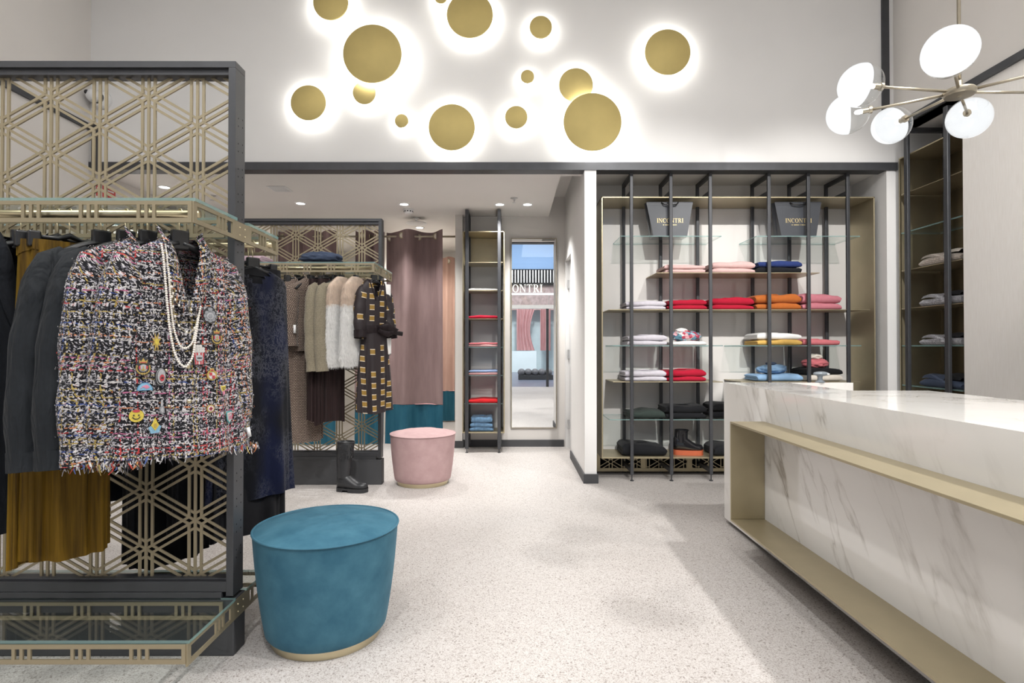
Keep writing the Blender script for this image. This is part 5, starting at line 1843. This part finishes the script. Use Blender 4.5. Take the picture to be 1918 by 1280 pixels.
# ---- bundles on the racks' glass shelves
p0, p1 = P(559, 490, RY2 - 0.17), P(640, 490, RY2 - 0.17)
crumple('knit_scarf', 'dark slate scarf heaped on the second rack shelf', 'scarf', (p0.x + p1.x) / 2, RY2 - 0.14, 1.745, (p1.x - p0.x) / 2, 0.10, 0.085, [('k_slate', 1.0, 0, 0), ('k_slate', 0.75, 0.2, 0.1), ('k_slate', 0.6, -0.3, 0.15)], 14, 0.4)
folded('lilac pink sweater folded on the second rack shelf', P(470, 480, RY2 - 0.15).x, RY2 - 0.27, 1.744, 0.25, 0.06, 'k_lilacpink', 0.24, 401)
folded('navy sweater folded on the far shelf of the front rack', P(300, 390, RY1 + 0.2).x, RY1 + 0.1, 1.565, 0.26, 0.045, 'k_navy', 0.22, 402)

# ================================================================== BOOTS


def boot(name, label, loc, rz, sh, shaft_r, foot_len, foot_h, foot_w, mat, solemat, sole_h, heel_gap=True, slant=0.0, rim=True, decor=None, group=None, su_=0.42, sl_=0.33):
    """foot points along +x; heel at -0.07"""
    t = empty(name, label, 'boot', loc, rz)
    hx, tx = -0.072, foot_len - 0.072
    rows = []
    for i in range(17):
        u = i / 16
        z = sh + (sole_h + foot_h * 0.62 - sh) * u
        r = shaft_r * (1 - 0.06 * math.sin(u * PI * 0.9) - 0.24 * u * u)
        cx = slant * u + (-0.004 * math.sin(u * PI))
        rows.append([(cx + r * math.cos(2 * PI * j / 24), r * 0.86 * math.sin(2 * PI * j / 24), z) for j in range(24)])
    inner = [[(0.9 * p[0], 0.9 * p[1], p[2] - 0.02) for p in rows[0]], [(0.88 * p[0], 0.88 * p[1], p[2] - 0.12) for p in rows[0]]]
    mb = MB().grid(([inner[1], inner[0], [(0.93 * p[0], 0.93 * p[1], p[2]) for p in rows[0]]]) + rows, 0, None, closed=True)
    mb.f = [f[::-1] for f in mb.f]
    mb.build('shaft', mat, t, True)
    rows = []
    for i in range(23):
        u = i / 22
        x = hx + (tx - hx) * u
        k = min(1.0, math.sqrt(max(0.0, 1 - ((u - 0.12) / 0.12) ** 2)) if u < 0.12 else 1.0)
        k2 = math.sqrt(max(0.0, 1 - ((u - 0.86) / 0.14) ** 2)) if u > 0.86 else 1.0
        e = max(0.12, k * k2)
        w = foot_w * e * (0.86 + 0.22 * math.sin(u * PI * 1.15 - 0.45) * (u > 0.15))
        top = foot_h * (1.0 if u < su_ else 1.0 - 0.62 * min(1, (u - su_) / sl_) ** 0.8) * (0.55 + 0.45 * e)
        rows.append([(x, w * math.copysign(abs(math.cos(a)) ** 0.8, math.cos(a)), sole_h + top * max(0.0, math.sin(a)) ** 0.75) for a in [PI * j / 12 for j in range(13)]] + [(x, w * (-0.99 + 0.28 * q), sole_h) for q in range(1, 7)])
    MB().grid(rows, 0, None, closed=True).build('foot', mat, t, True)
    out = []
    for i in range(23):
        u = i / 22
        x = hx - 0.003 + (tx - hx + 0.006) * u
        e = (math.sqrt(max(0.0, 1 - ((u - 0.14) / 0.14) ** 2)) if u < 0.14 else 1.0) * (math.sqrt(max(0.0, 1 - ((u - 0.84) / 0.16) ** 2)) if u > 0.84 else 1.0)
        out.append((x, foot_w * 1.1 * max(0.1, e) * (0.86 + 0.2 * math.sin(u * PI * 1.15 - 0.45) * (u > 0.15))))
    poly = out + [(a, -b) for a, b in reversed(out)]
    s0 = sole_h * (0.5 if heel_gap else 0.0)
    MB().prism(poly, s0, sole_h).build('sole', solemat, t, autos=50)
    if heel_gap:
        hp = [(a, b) for a, b in out if a < hx + 0.07]
        MB().prism(hp + [(a, -b) for a, b in reversed(hp)], 0, s0).build('heel', solemat, t, autos=50)
        fp = [(a, b) for a, b in out if a > hx + 0.11]
        MB().prism(fp + [(a, -b) for a, b in reversed(fp)], 0, s0).build('tread', solemat, t, autos=50)
    if rim:
        MB().tube([(shaft_r * math.cos(2 * PI * i / 24), shaft_r * 0.86 * math.sin(2 * PI * i / 24), sh) for i in range(25)], 0.004, 8, 0, False).build('rim', mat, t, True)
    if decor:
        rnd = random.Random(2)
        mb = MB()
        for i in range(46):
            a = rnd.uniform(-2.7, -0.3)
            z = sh - 0.025 - rnd.random() * 0.11
            r = shaft_r * 0.99
            mb.sphere((r * math.cos(a) * 0.985, r * 0.86 * math.sin(a) * 0.985, z), rnd.uniform(0.006, 0.010), 7, 5, 0, (0.8, 0.22, 1.0))
        mb.build('embossed_leaves', mat, t, True)
    return t


M['rubber'] = plain('black_rubber', (0.022, 0.023, 0.026), 0.38, 0, 0.1, 14)
M['patent'] = plain('black_patent_leather', (0.012, 0.012, 0.014), 0.08, 0, 0.1, 14)
M['orangesole'] = plain('orange_rubber_sole', (0.52, 0.12, 0.05), 0.5, 0, 0.05, 14)
bp = P(648, 917, 4.34)
boot('rain_boot', 'tall black rubber boot standing before the second rack', (bp.x, 4.34, 0.0), R(-12), 0.375, 0.068, 0.25, 0.115, 0.047, 'rubber', 'rubber', 0.030, True, -0.018, True, True, su_=0.30, sl_=0.42)
bp = P(1276, 800, 4.80)
boot('ankle_boot', 'glossy black ankle boot with thick orange sole on the bottom shelf', (bp.x, 4.79, ZB + 0.001), R(-8), 0.205, 0.057, 0.245, 0.125, 0.047, 'patent', 'orangesole', 0.042, False, -0.014, su_=0.36, sl_=0.42)

# ================================================================== OTTOMANS


def ottoman(label, px, Y, mat, rt, rb, z1, seam, welt):
    X = P(px, 1000, Y).x
    t = empty('ottoman', label, 'ottoman', (X, Y, 0))
    MB().lathe([(0.001, 0.0), (rb - 0.012, 0.0), (rb - 0.010, 0.003), (rb - 0.010, 0.031), (rb - 0.012, 0.033), (0.001, 0.033)], 64).build('base_ring', 'brass', t, autos=40)
    prof = [(rb - 0.02, 0.032), (rb + 0.003, 0.034), (rb + 0.010, 0.043)]
    for i in range(1, 13):
        u = i / 12
        prof.append((rb + 0.010 + (rt - rb - 0.010) * u ** 0.9 + 0.004 * math.sin(u * PI), 0.043 + (z1 - 0.043) * u))
    MB().lathe(prof, 72).build('body', mat, t, True)
    # upholstered top, slightly crowned and rumpled
    rows = []
    for i in range(19):
        u = i / 18
        r = rt * math.sin(u * PI / 2) if i else 0.0005
        r = rt * u if i else 0.0005
        row = []
        for j in range(72):
            a = 2 * PI * j / 72
            dz = 0.034 * (1 - u ** 2.6)
            q = Vector((math.cos(a) * u * 4, math.sin(a) * u * 4, seam))
            dz += 0.0035 * noise.noise(q) * (1 - u ** 6) + 0.002 * noise.noise(q * 2.5) * (1 - u ** 6)
            row.append((r * math.cos(a), r * math.sin(a), z1 + dz))
        rows.append(row)
    MB().grid(rows, 0, None, closed=True).build('seat_cushion', mat, t, True)
    MB().tube([(rt * 1.003 * math.cos(2 * PI * i / 72), rt * 1.003 * math.sin(2 * PI * i / 72), z1) for i in range(73)], 0.0042, 8, 0, False).build('piping', welt, t, True)
    a = R(200)
    MB().tube([((q[0] + 0.0005) * math.cos(a), (q[0] + 0.0005) * math.sin(a), q[1]) for q in prof[2:]], 0.0016, 6, 0, False).build('side_seam', welt, t, True)
    return t


ottoman('petrol blue velvet ottoman with brass base in the foreground', 613.5, 2.19, 'blueott', 0.266, 0.212, 0.415, 1, 'blueott')
ottoman('blush pink velvet ottoman with brass base before the curtains', 792, 4.61, 'pinkott', 0.262, 0.215, 0.40, 5, 'pinkott')

# ================================================================== MARBLE COUNTER
KX0, KX1, KXm, KY0, KY1, KYm, KZ = 1.34, 2.13, 1.73, 0.15, 3.56, 2.887, 0.878
ct = empty('marble_counter', 'white veined marble cash counter with champagne bag ledge', 'counter', (KX0, 2.0, 0))


def kb(name, mat, x0, x1, y0, y1, z0, z1, bev=0.0015):
    return MB().box(x0 - KX0, x1 - KX0, y0 - 2.0, y1 - 2.0, z0, z1).build(name, mat, ct, bevel=bev)


MB().prism([(0, KY0 - 2), (KX1 - KX0, KY0 - 2), (KX1 - KX0, KYm - 2), (KXm - KX0, KYm - 2), (KXm - KX0, KY1 - 0.04 - 2), (0, KY1 - 0.04 - 2)], KZ - 0.02, KZ).build('top_slab', 'marble', ct)
kb('front_panel', 'marble', KX0, KX0 + 0.02, KY0, KY1 - 0.04, 0.03, KZ - 0.02, 0)
kb('end_panel', 'marble', KX0, KX1, KY1 - 0.04, KY1, 0.03, KZ, 0)
kb('inner_panel', 'marble', KXm - 0.02, KXm, KYm, KY1 - 0.0405, 0.03, KZ - 0.0205)
kb('cabinet_body', 'wall_white', KX0 + 0.03, KX1 - 0.03, KY0 + 0.02, KYm - 0.02, 0.03, KZ - 0.025)
kb('work_shelf', 'wall_white', KXm + 0.002, KX1 - 0.03, KYm - 0.018, KY1 - 0.042, 0.68, 0.70)
kb('plinth', 'darkbase', KX0 + 0.05, KX1 - 0.05, KY0 + 0.05, KY1 - 0.05, 0, 0.03)
LX0, LY1 = 1.16, 3.0
kb('bag_ledge', 'gold', LX0, KX0 - 0.0005, KY0, LY1, 0.696, 0.706)
kb('lower_tray', 'gold', LX0, KX0 - 0.0005, KY0, LY1, 0.182, 0.192)
kb('ledge_end', 'gold', LX0, KX0 - 0.0005, LY1 - 0.010, LY1, 0.1925, 0.6955)
# handheld scanner in its stand on the counter end
sp = P(1536, 717, KY1 - 0.02)
sc_ = empty('scanner', 'small grey scanner standing on the counter end', 'scanner', (sp.x, KY1 - 0.02, KZ + 0.0005))
M['greyplastic'] = plain('grey_plastic', (0.22, 0.25, 0.28), 0.3, 0.2, 0.05, 20)
MB().lathe([(0.001, 0), (0.028, 0.0), (0.029, 0.005), (0.017, 0.012), (0.014, 0.03), (0.018, 0.045)], 24).build('stand', 'greyplastic', sc_, autos=50)
MB().sphere((0.006, 0, 0.055), 0.036, 18, 10, 0, (1.35, 0.8, 0.42)).build('head', 'greyplastic', sc_, True)
MB().box(0.028, 0.044, -0.0305, -0.0285, 0.05, 0.058).build('display', 'whiteplastic', sc_, bevel=0.0005)

# ================================================================== PENDANT LAMP
HUB = P(1797, 173, 2.45)
pl = empty('pendant_lamp', 'brass spider pendant with half-frosted glass globes over the counter', 'pendant lamp', HUB)
MB().lathe([(0.001, -0.018), (0.055, -0.016), (0.062, -0.006), (0.062, 0.004), (0.055, 0.012), (0.02, 0.016), (0.012, 0.03), (0.012, 0.05)], 40).lathe([(0.001, -0.024), (0.008, -0.022), (0.009, -0.017)], 16).build('hub', 'lampmetal', pl, autos=40)
MB().tube([(0, 0, 0.03), (0, 0, CH - HUB.z - 0.02)], 0.0075, 12).build('stem', 'lampmetal', pl, True)
MB().lathe([(0.06, CH - HUB.z), (0.06, CH - HUB.z - 0.02), (0.008, CH - HUB.z - 0.03)], 28).build('canopy', 'lampmetal', pl, autos=40)
M['opal'] = emis('lit_opal_glass', (0.97, 0.985, 1.0), 0.95)
M['opalhot'] = emis('lamp_bulb', (1, 0.99, 0.97), 6.0)
globes = [((1779, 98), 2.15, 0.094), ((1612, 160), 2.45, 0.090), ((1588, 214), 2.62, 0.090), ((1670, 235), 2.85, 0.090), ((1815, 221), 2.78, 0.096)]
tips = [P(px, py, Y) - HUB for (px, py), Y, r in globes] + [Vector((0.43, 0.0, 0.0)), Vector((0.36, -0.26, 0.02))]
rads = [g_[2] for g_ in globes] + [0.092] * 2
for c, r in zip(tips, rads):
    d = c.normalized()
    s0 = d * 0.055
    end = c - d * (r * 0.98)
    arm = MB().tube([tuple(s0), tuple(end)], 0.0062, 10).build('arm', 'lampmetal', pl, True)
    MB().tube([tuple(end - d * 0.008), tuple(end + d * 0.004)], 0.017, 14).tube([tuple(end), tuple(end + d * 0.03)], 0.012, 12).build('socket', 'lampmetal', arm, autos=40)
    MB().tube([tuple(end + d * 0.03), tuple(end + d * 0.045), tuple(end + d * 0.058), tuple(end + d * 0.062)], [0.009, 0.011, 0.008, 0.002], 12).build('bulb', 'opalhot', arm, True)
    # globe: clear half toward the hub, lit opal half outward
    q = d.to_track_quat('Z', 'Y').to_matrix()
    for nm, mt, a0, a1 in (('opal_half', 'opal', 0.0, 0.5), ('clear_half', 'glassclear', 0.5, 0.955)):
        rows = []
        for i in range(13):
            th = PI * (a0 + (a1 - a0) * i / 12)
            rows.append([tuple(c + q @ Vector((r * math.sin(th) * math.cos(2 * PI * j / 36), r * math.sin(th) * math.sin(2 * PI * j / 36), r * math.cos(th)))) for j in range(36)])
        mb = MB().grid(rows, 0, None, closed=True)
        mb.f = [f[::-1] for f in mb.f]
        mb.build(nm, mt, arm, True)

# ================================================================== MIRROR
m0, m1 = P(957, 446, YM - 0.03), P(1043, 803, YM - 0.03)
mr = empty('tall_mirror', 'tall mirror with slim champagne frame beside the corridor door', 'mirror', ((m0.x + m1.x) / 2, YM, m1.z))
hw, hh = (m1.x - m0.x) / 2, m0.z - m1.z
MB().box(-hw + 0.01, hw - 0.01, -0.026, -0.022, 0.012, hh - 0.012).build('mirror_glass', 'mirror', mr)
for a in ((-hw, -hw + 0.010, 0, hh), (hw - 0.010, hw, 0, hh), (-hw + 0.0101, hw - 0.0101, 0, 0.011), (-hw + 0.0101, hw - 0.0101, hh - 0.011, hh)):
    MB().box(a[0], a[1], -0.032, -0.0005, a[2], a[3]).build('frame', 'lampmetal', mr)

# ================================================================== CURTAINS


def curtain(label, x0, x1, y, ztop, zbot, zband, amp, waves, phase, up, low, eyelets, group, gx=0.0):
    t = empty('velvet_curtain', label, 'curtain', (0, 0, 0), 0, group)
    curtain_mesh(x0, x1, y, zband, ztop, amp, waves, phase, gx, 72, 16, 0.010).build('panel', up, t, True)
    curtain_mesh(x0, x1, y - 0.0, zbot, zband - 0.004, amp * 0.72, waves, phase, gx, 72, 6).build('hem_band', low, t, True)
    cm = curtain_mesh(x0, x1, y - 0.004, zband - 0.007, zband + 0.002, amp * 0.68, waves, phase, gx, 72, 1)
    cm.build('piping', 'k_dusty', t, True)
    for u in eyelets:
        x = x0 + (x1 - x0) * u
        yy = y + amp * math.sin(2 * PI * waves * u + phase) + 0.16 * amp * math.sin(2 * PI * waves * 2.3 * u + 1.3)
        MB().tube([(x + 0.026 * math.cos(2 * PI * i / 20), yy - 0.006, ztop - 0.062 + 0.030 * math.sin(2 * PI * i / 20)) for i in range(21)], 0.006, 8, 0, False).build('eyelet', 'gold', t, True)
        MB().lathe([(0.0005, -0.007), (0.024, -0.007)], 18, (x, yy, ztop - 0.062), axis='y', sx=0.95, sy=1.15).build('eyelet_hole', 'k_cream', t)
    return t


YCu = 6.33
xa, xb = P(720, 600, YCu).x, P(831, 600, YCu).x
zt = P(780, 433, YCu).z
zb_ = P(780, 757, YCu).z
CG = 'mauve velvet curtains of the fitting rooms'
curtain('mauve velvet curtain with teal hem behind the pink ottoman', xa, xb, YCu, zt, 0.015, zb_, 0.095, 1.55, 1.2, 'mauve', 'tealcurtain', (0.06, 0.31, 0.57, 0.87), CG)
curtain('mauve velvet curtain gathered behind the patterned dress', P(664, 500, YCu).x, xa - 0.015, YCu + 0.01, zt, 0.015, zb_, 0.05, 2.2, 0.4, 'mauve', 'tealcurtain', (0.3, 0.8), CG)
curtain('mauve velvet curtain seen through the lattice over the slate scarf', P(518, 500, YCu).x, P(628, 500, YCu).x, YCu, zt, 0.015, zb_, 0.055, 3.0, 0.8, 'mauve', 'tealcurtain', (0.1, 0.4, 0.7), CG)
curtain('mauve velvet curtain farthest along, behind the front rack', -3.3, -2.78, YCu, zt, 0.015, zb_, 0.055, 3.0, 2.0, 'mauve', 'tealcurtain', (0.2, 0.6), CG)
y2 = 8.3
curtain('pink velvet curtain with teal hem deep inside the fitting room', P(822, 600, y2).x, P(851.5, 600, y2).x, y2, P(840, 482, y2).z, 0.02, P(840, 732, y2).z, 0.03, 1.3, 0.4, 'pinkcurtain', 'tealcurtain', (0.62,), None)
for nm, a, b in (('metal rod carrying the curtain behind the pink ottoman', -1.58, -0.615), ('metal rod carrying the curtain behind the slate scarf', -2.62, -1.66), ('metal rod in the farthest fitting room', XL + 0.01, -2.72)):
    r_ = empty('curtain_rod', nm, 'curtain rod', (0, YCu, zt - 0.062))
    MB().tube([(a, 0, 0), (b, 0, 0)], 0.011, 12).build('rod', 'lampmetal', r_, True)
    for x in (a, b):
        MB().tube([(x - 0.004, 0, 0), (x + 0.004, 0, 0)], 0.024, 16).build('end_plate', 'gold', r_, autos=40)

# ================================================================== CEILING FITTINGS
M['ledwhite'] = emis('downlight_glow', (1, 0.98, 0.94), 14.0)
dl = [(563, 381, 'downlight over the second rack, between vent and curtains'), (757, 382.5, 'downlight in front of the smoke detector'), (936, 383, 'downlight above the shelf tower'), (988, 383, 'downlight above the tall mirror'),
      (308, 350.5, 'downlight seen through the front lattice'), (786, 426.5, 'downlight above the mauve curtain')]
for px, py, lb in dl:
    d = ray(px, py)
    p = CAM + d * ((CL - CAM.z) / d.z)
    t = empty('downlight', lb, 'downlight', (p.x, p.y, CL), 0, 'recessed downlights in the low ceiling')
    MB().lathe([(0.056, -0.0005), (0.056, -0.006), (0.044, -0.006), (0.040, -0.002)], 32).build('trim_ring', 'whiteplastic', t, autos=40)
    MB().lathe([(0.042, -0.0015), (0.0005, -0.0015)], 32).build('lens', 'ledwhite', t)
    sl_ = spot('downlight_beam', (p.x, p.y, CL - 0.02), (p.x, p.y + 0.02, 0), 85, 110, 0.7, 0.045)
    sl_.parent = t
    sl_.matrix_parent_inverse = t.matrix_basis.inverted()
for x_ in (-1.1, -2.15, -3.05):  # unseen lights added to brighten the fitting rooms
    spot('fitting_room_fill', (x_, 7.5, CL - 0.02), (x_, 7.6, 0), 70, 140, 0.6, 0.06, (1, 0.95, 0.86))
d = ray(524, 353.5)
p = CAM + d * ((CL - CAM.z) / d.z)
t = empty('ceiling_vent', 'square white ceiling vent above the second rack', 'vent', (p.x, p.y, CL))
MB().box(-0.085, 0.085, -0.09, 0.09, -0.006, -0.0005).build('frame', 'whiteplastic', t, bevel=0.002)
for i in range(7):
    MB().box(-0.07, 0.07, -0.075 + i * 0.023, -0.062 + i * 0.023, -0.010, -0.0062).build('slat', 'whiteplastic', t)
d = ray(765, 392)
p = CAM + d * ((CL - CAM.z) / d.z)
t = empty('smoke_detector', 'white smoke detector on the low ceiling', 'smoke detector', (p.x, p.y, CL))
MB().lathe([(0.055, -0.0005), (0.055, -0.012), (0.048, -0.016)], 28).build('base', 'whiteplastic', t, autos=40)
MB().lathe([(0.048, -0.0165), (0.046, -0.036), (0.036, -0.046), (0.001, -0.048)], 28).build('sensor_head', 'whiteplastic', t, autos=40)
for i in range(10):
    a = 2 * PI * i / 10
    MB().box(-0.006, 0.006, -0.002, 0.002, -0.032, -0.022).build('slot', 'blk', t).matrix_basis = Matrix.Rotation(a, 4, 'Z') @ Matrix.Translation((0, -0.0475, 0))
for px, py, lb, big in ((780, 409, 'flat sprinkler plate behind the smoke detector', True), (963, 371, 'sprinkler head between the two front downlights', False), (397, 366, 'sprinkler head seen through the front lattice', False)):
    d = ray(px, py)
    p = CAM + d * ((CL - CAM.z) / d.z)
    t = empty('sprinkler', lb, 'sprinkler', (p.x, p.y, CL))
    MB().lathe([(0.035, -0.0005), (0.033, -0.006), (0.012, -0.008), (0.008, -0.03)], 24).build('body', 'steel', t, autos=40)
    if big:
        MB().lathe([(0.001, -0.05), (0.115, -0.055), (0.12, -0.06), (0.001, -0.058)], 36).tube([(0, 0, -0.03), (0, 0, -0.055)], 0.006, 8).build('plate', 'whiteplastic', t, autos=40)
    else:
        MB().lathe([(0.001, -0.045), (0.02, -0.047), (0.02, -0.049), (0.001, -0.049)], 20).tube([(0, 0, -0.03), (0, 0, -0.047)], 0.004, 8).build('deflector', 'steel', t, autos=40)
# dome camera on the side wall
pc = PX(176, 178, XL + 0.05)
pc = P(178, 180, YB - 0.09)
t = empty('dome_camera', 'white dome security camera seen through the front lattice', 'camera', (pc.x, YB - 0.0, pc.z))
MB().lathe([(0.001, 0.0), (0.075, -0.001), (0.075, -0.03), (0.06, -0.05), (0.045, -0.055)], 32, axis='y').build('housing', 'whiteplastic', t, autos=50)
MB().sphere((-0.03, -0.07, 0.012), 0.052, 20, 12).build('ball', 'whiteplastic', t, True)
MB().sphere((-0.055, -0.105, 0.026), 0.019, 14, 9).build('lens', 'blackplastic', t, True)
MB().box(-0.02, 0.02, -0.02, -0.001, -0.22, -0.08).build('cable_cover', 'whiteplastic', t, bevel=0.003)
# small red notices on the side wall
for px, py, lb, w in ((184, 356, 'narrow red notice beside the larger one behind the lattice', 0.03), (205, 362, 'red notice plate with white lines seen through the lattice', 0.15)):
    q = PX(px, py, XL + 0.006)
    t = empty('red_notice', lb, 'sign', (XL, q.y, q.z - 0.05), R(90))
    MB().box(-w / 2, w / 2, -0.005, -0.0002, 0, 0.10).build('plate', 'red', t)
    for i in range(2):
        MB().box(-w * 0.36, w * 0.36, -0.0062, -0.0052, 0.03 + i * 0.03, 0.042 + i * 0.03).build('white_line', 'whiteplastic', t)
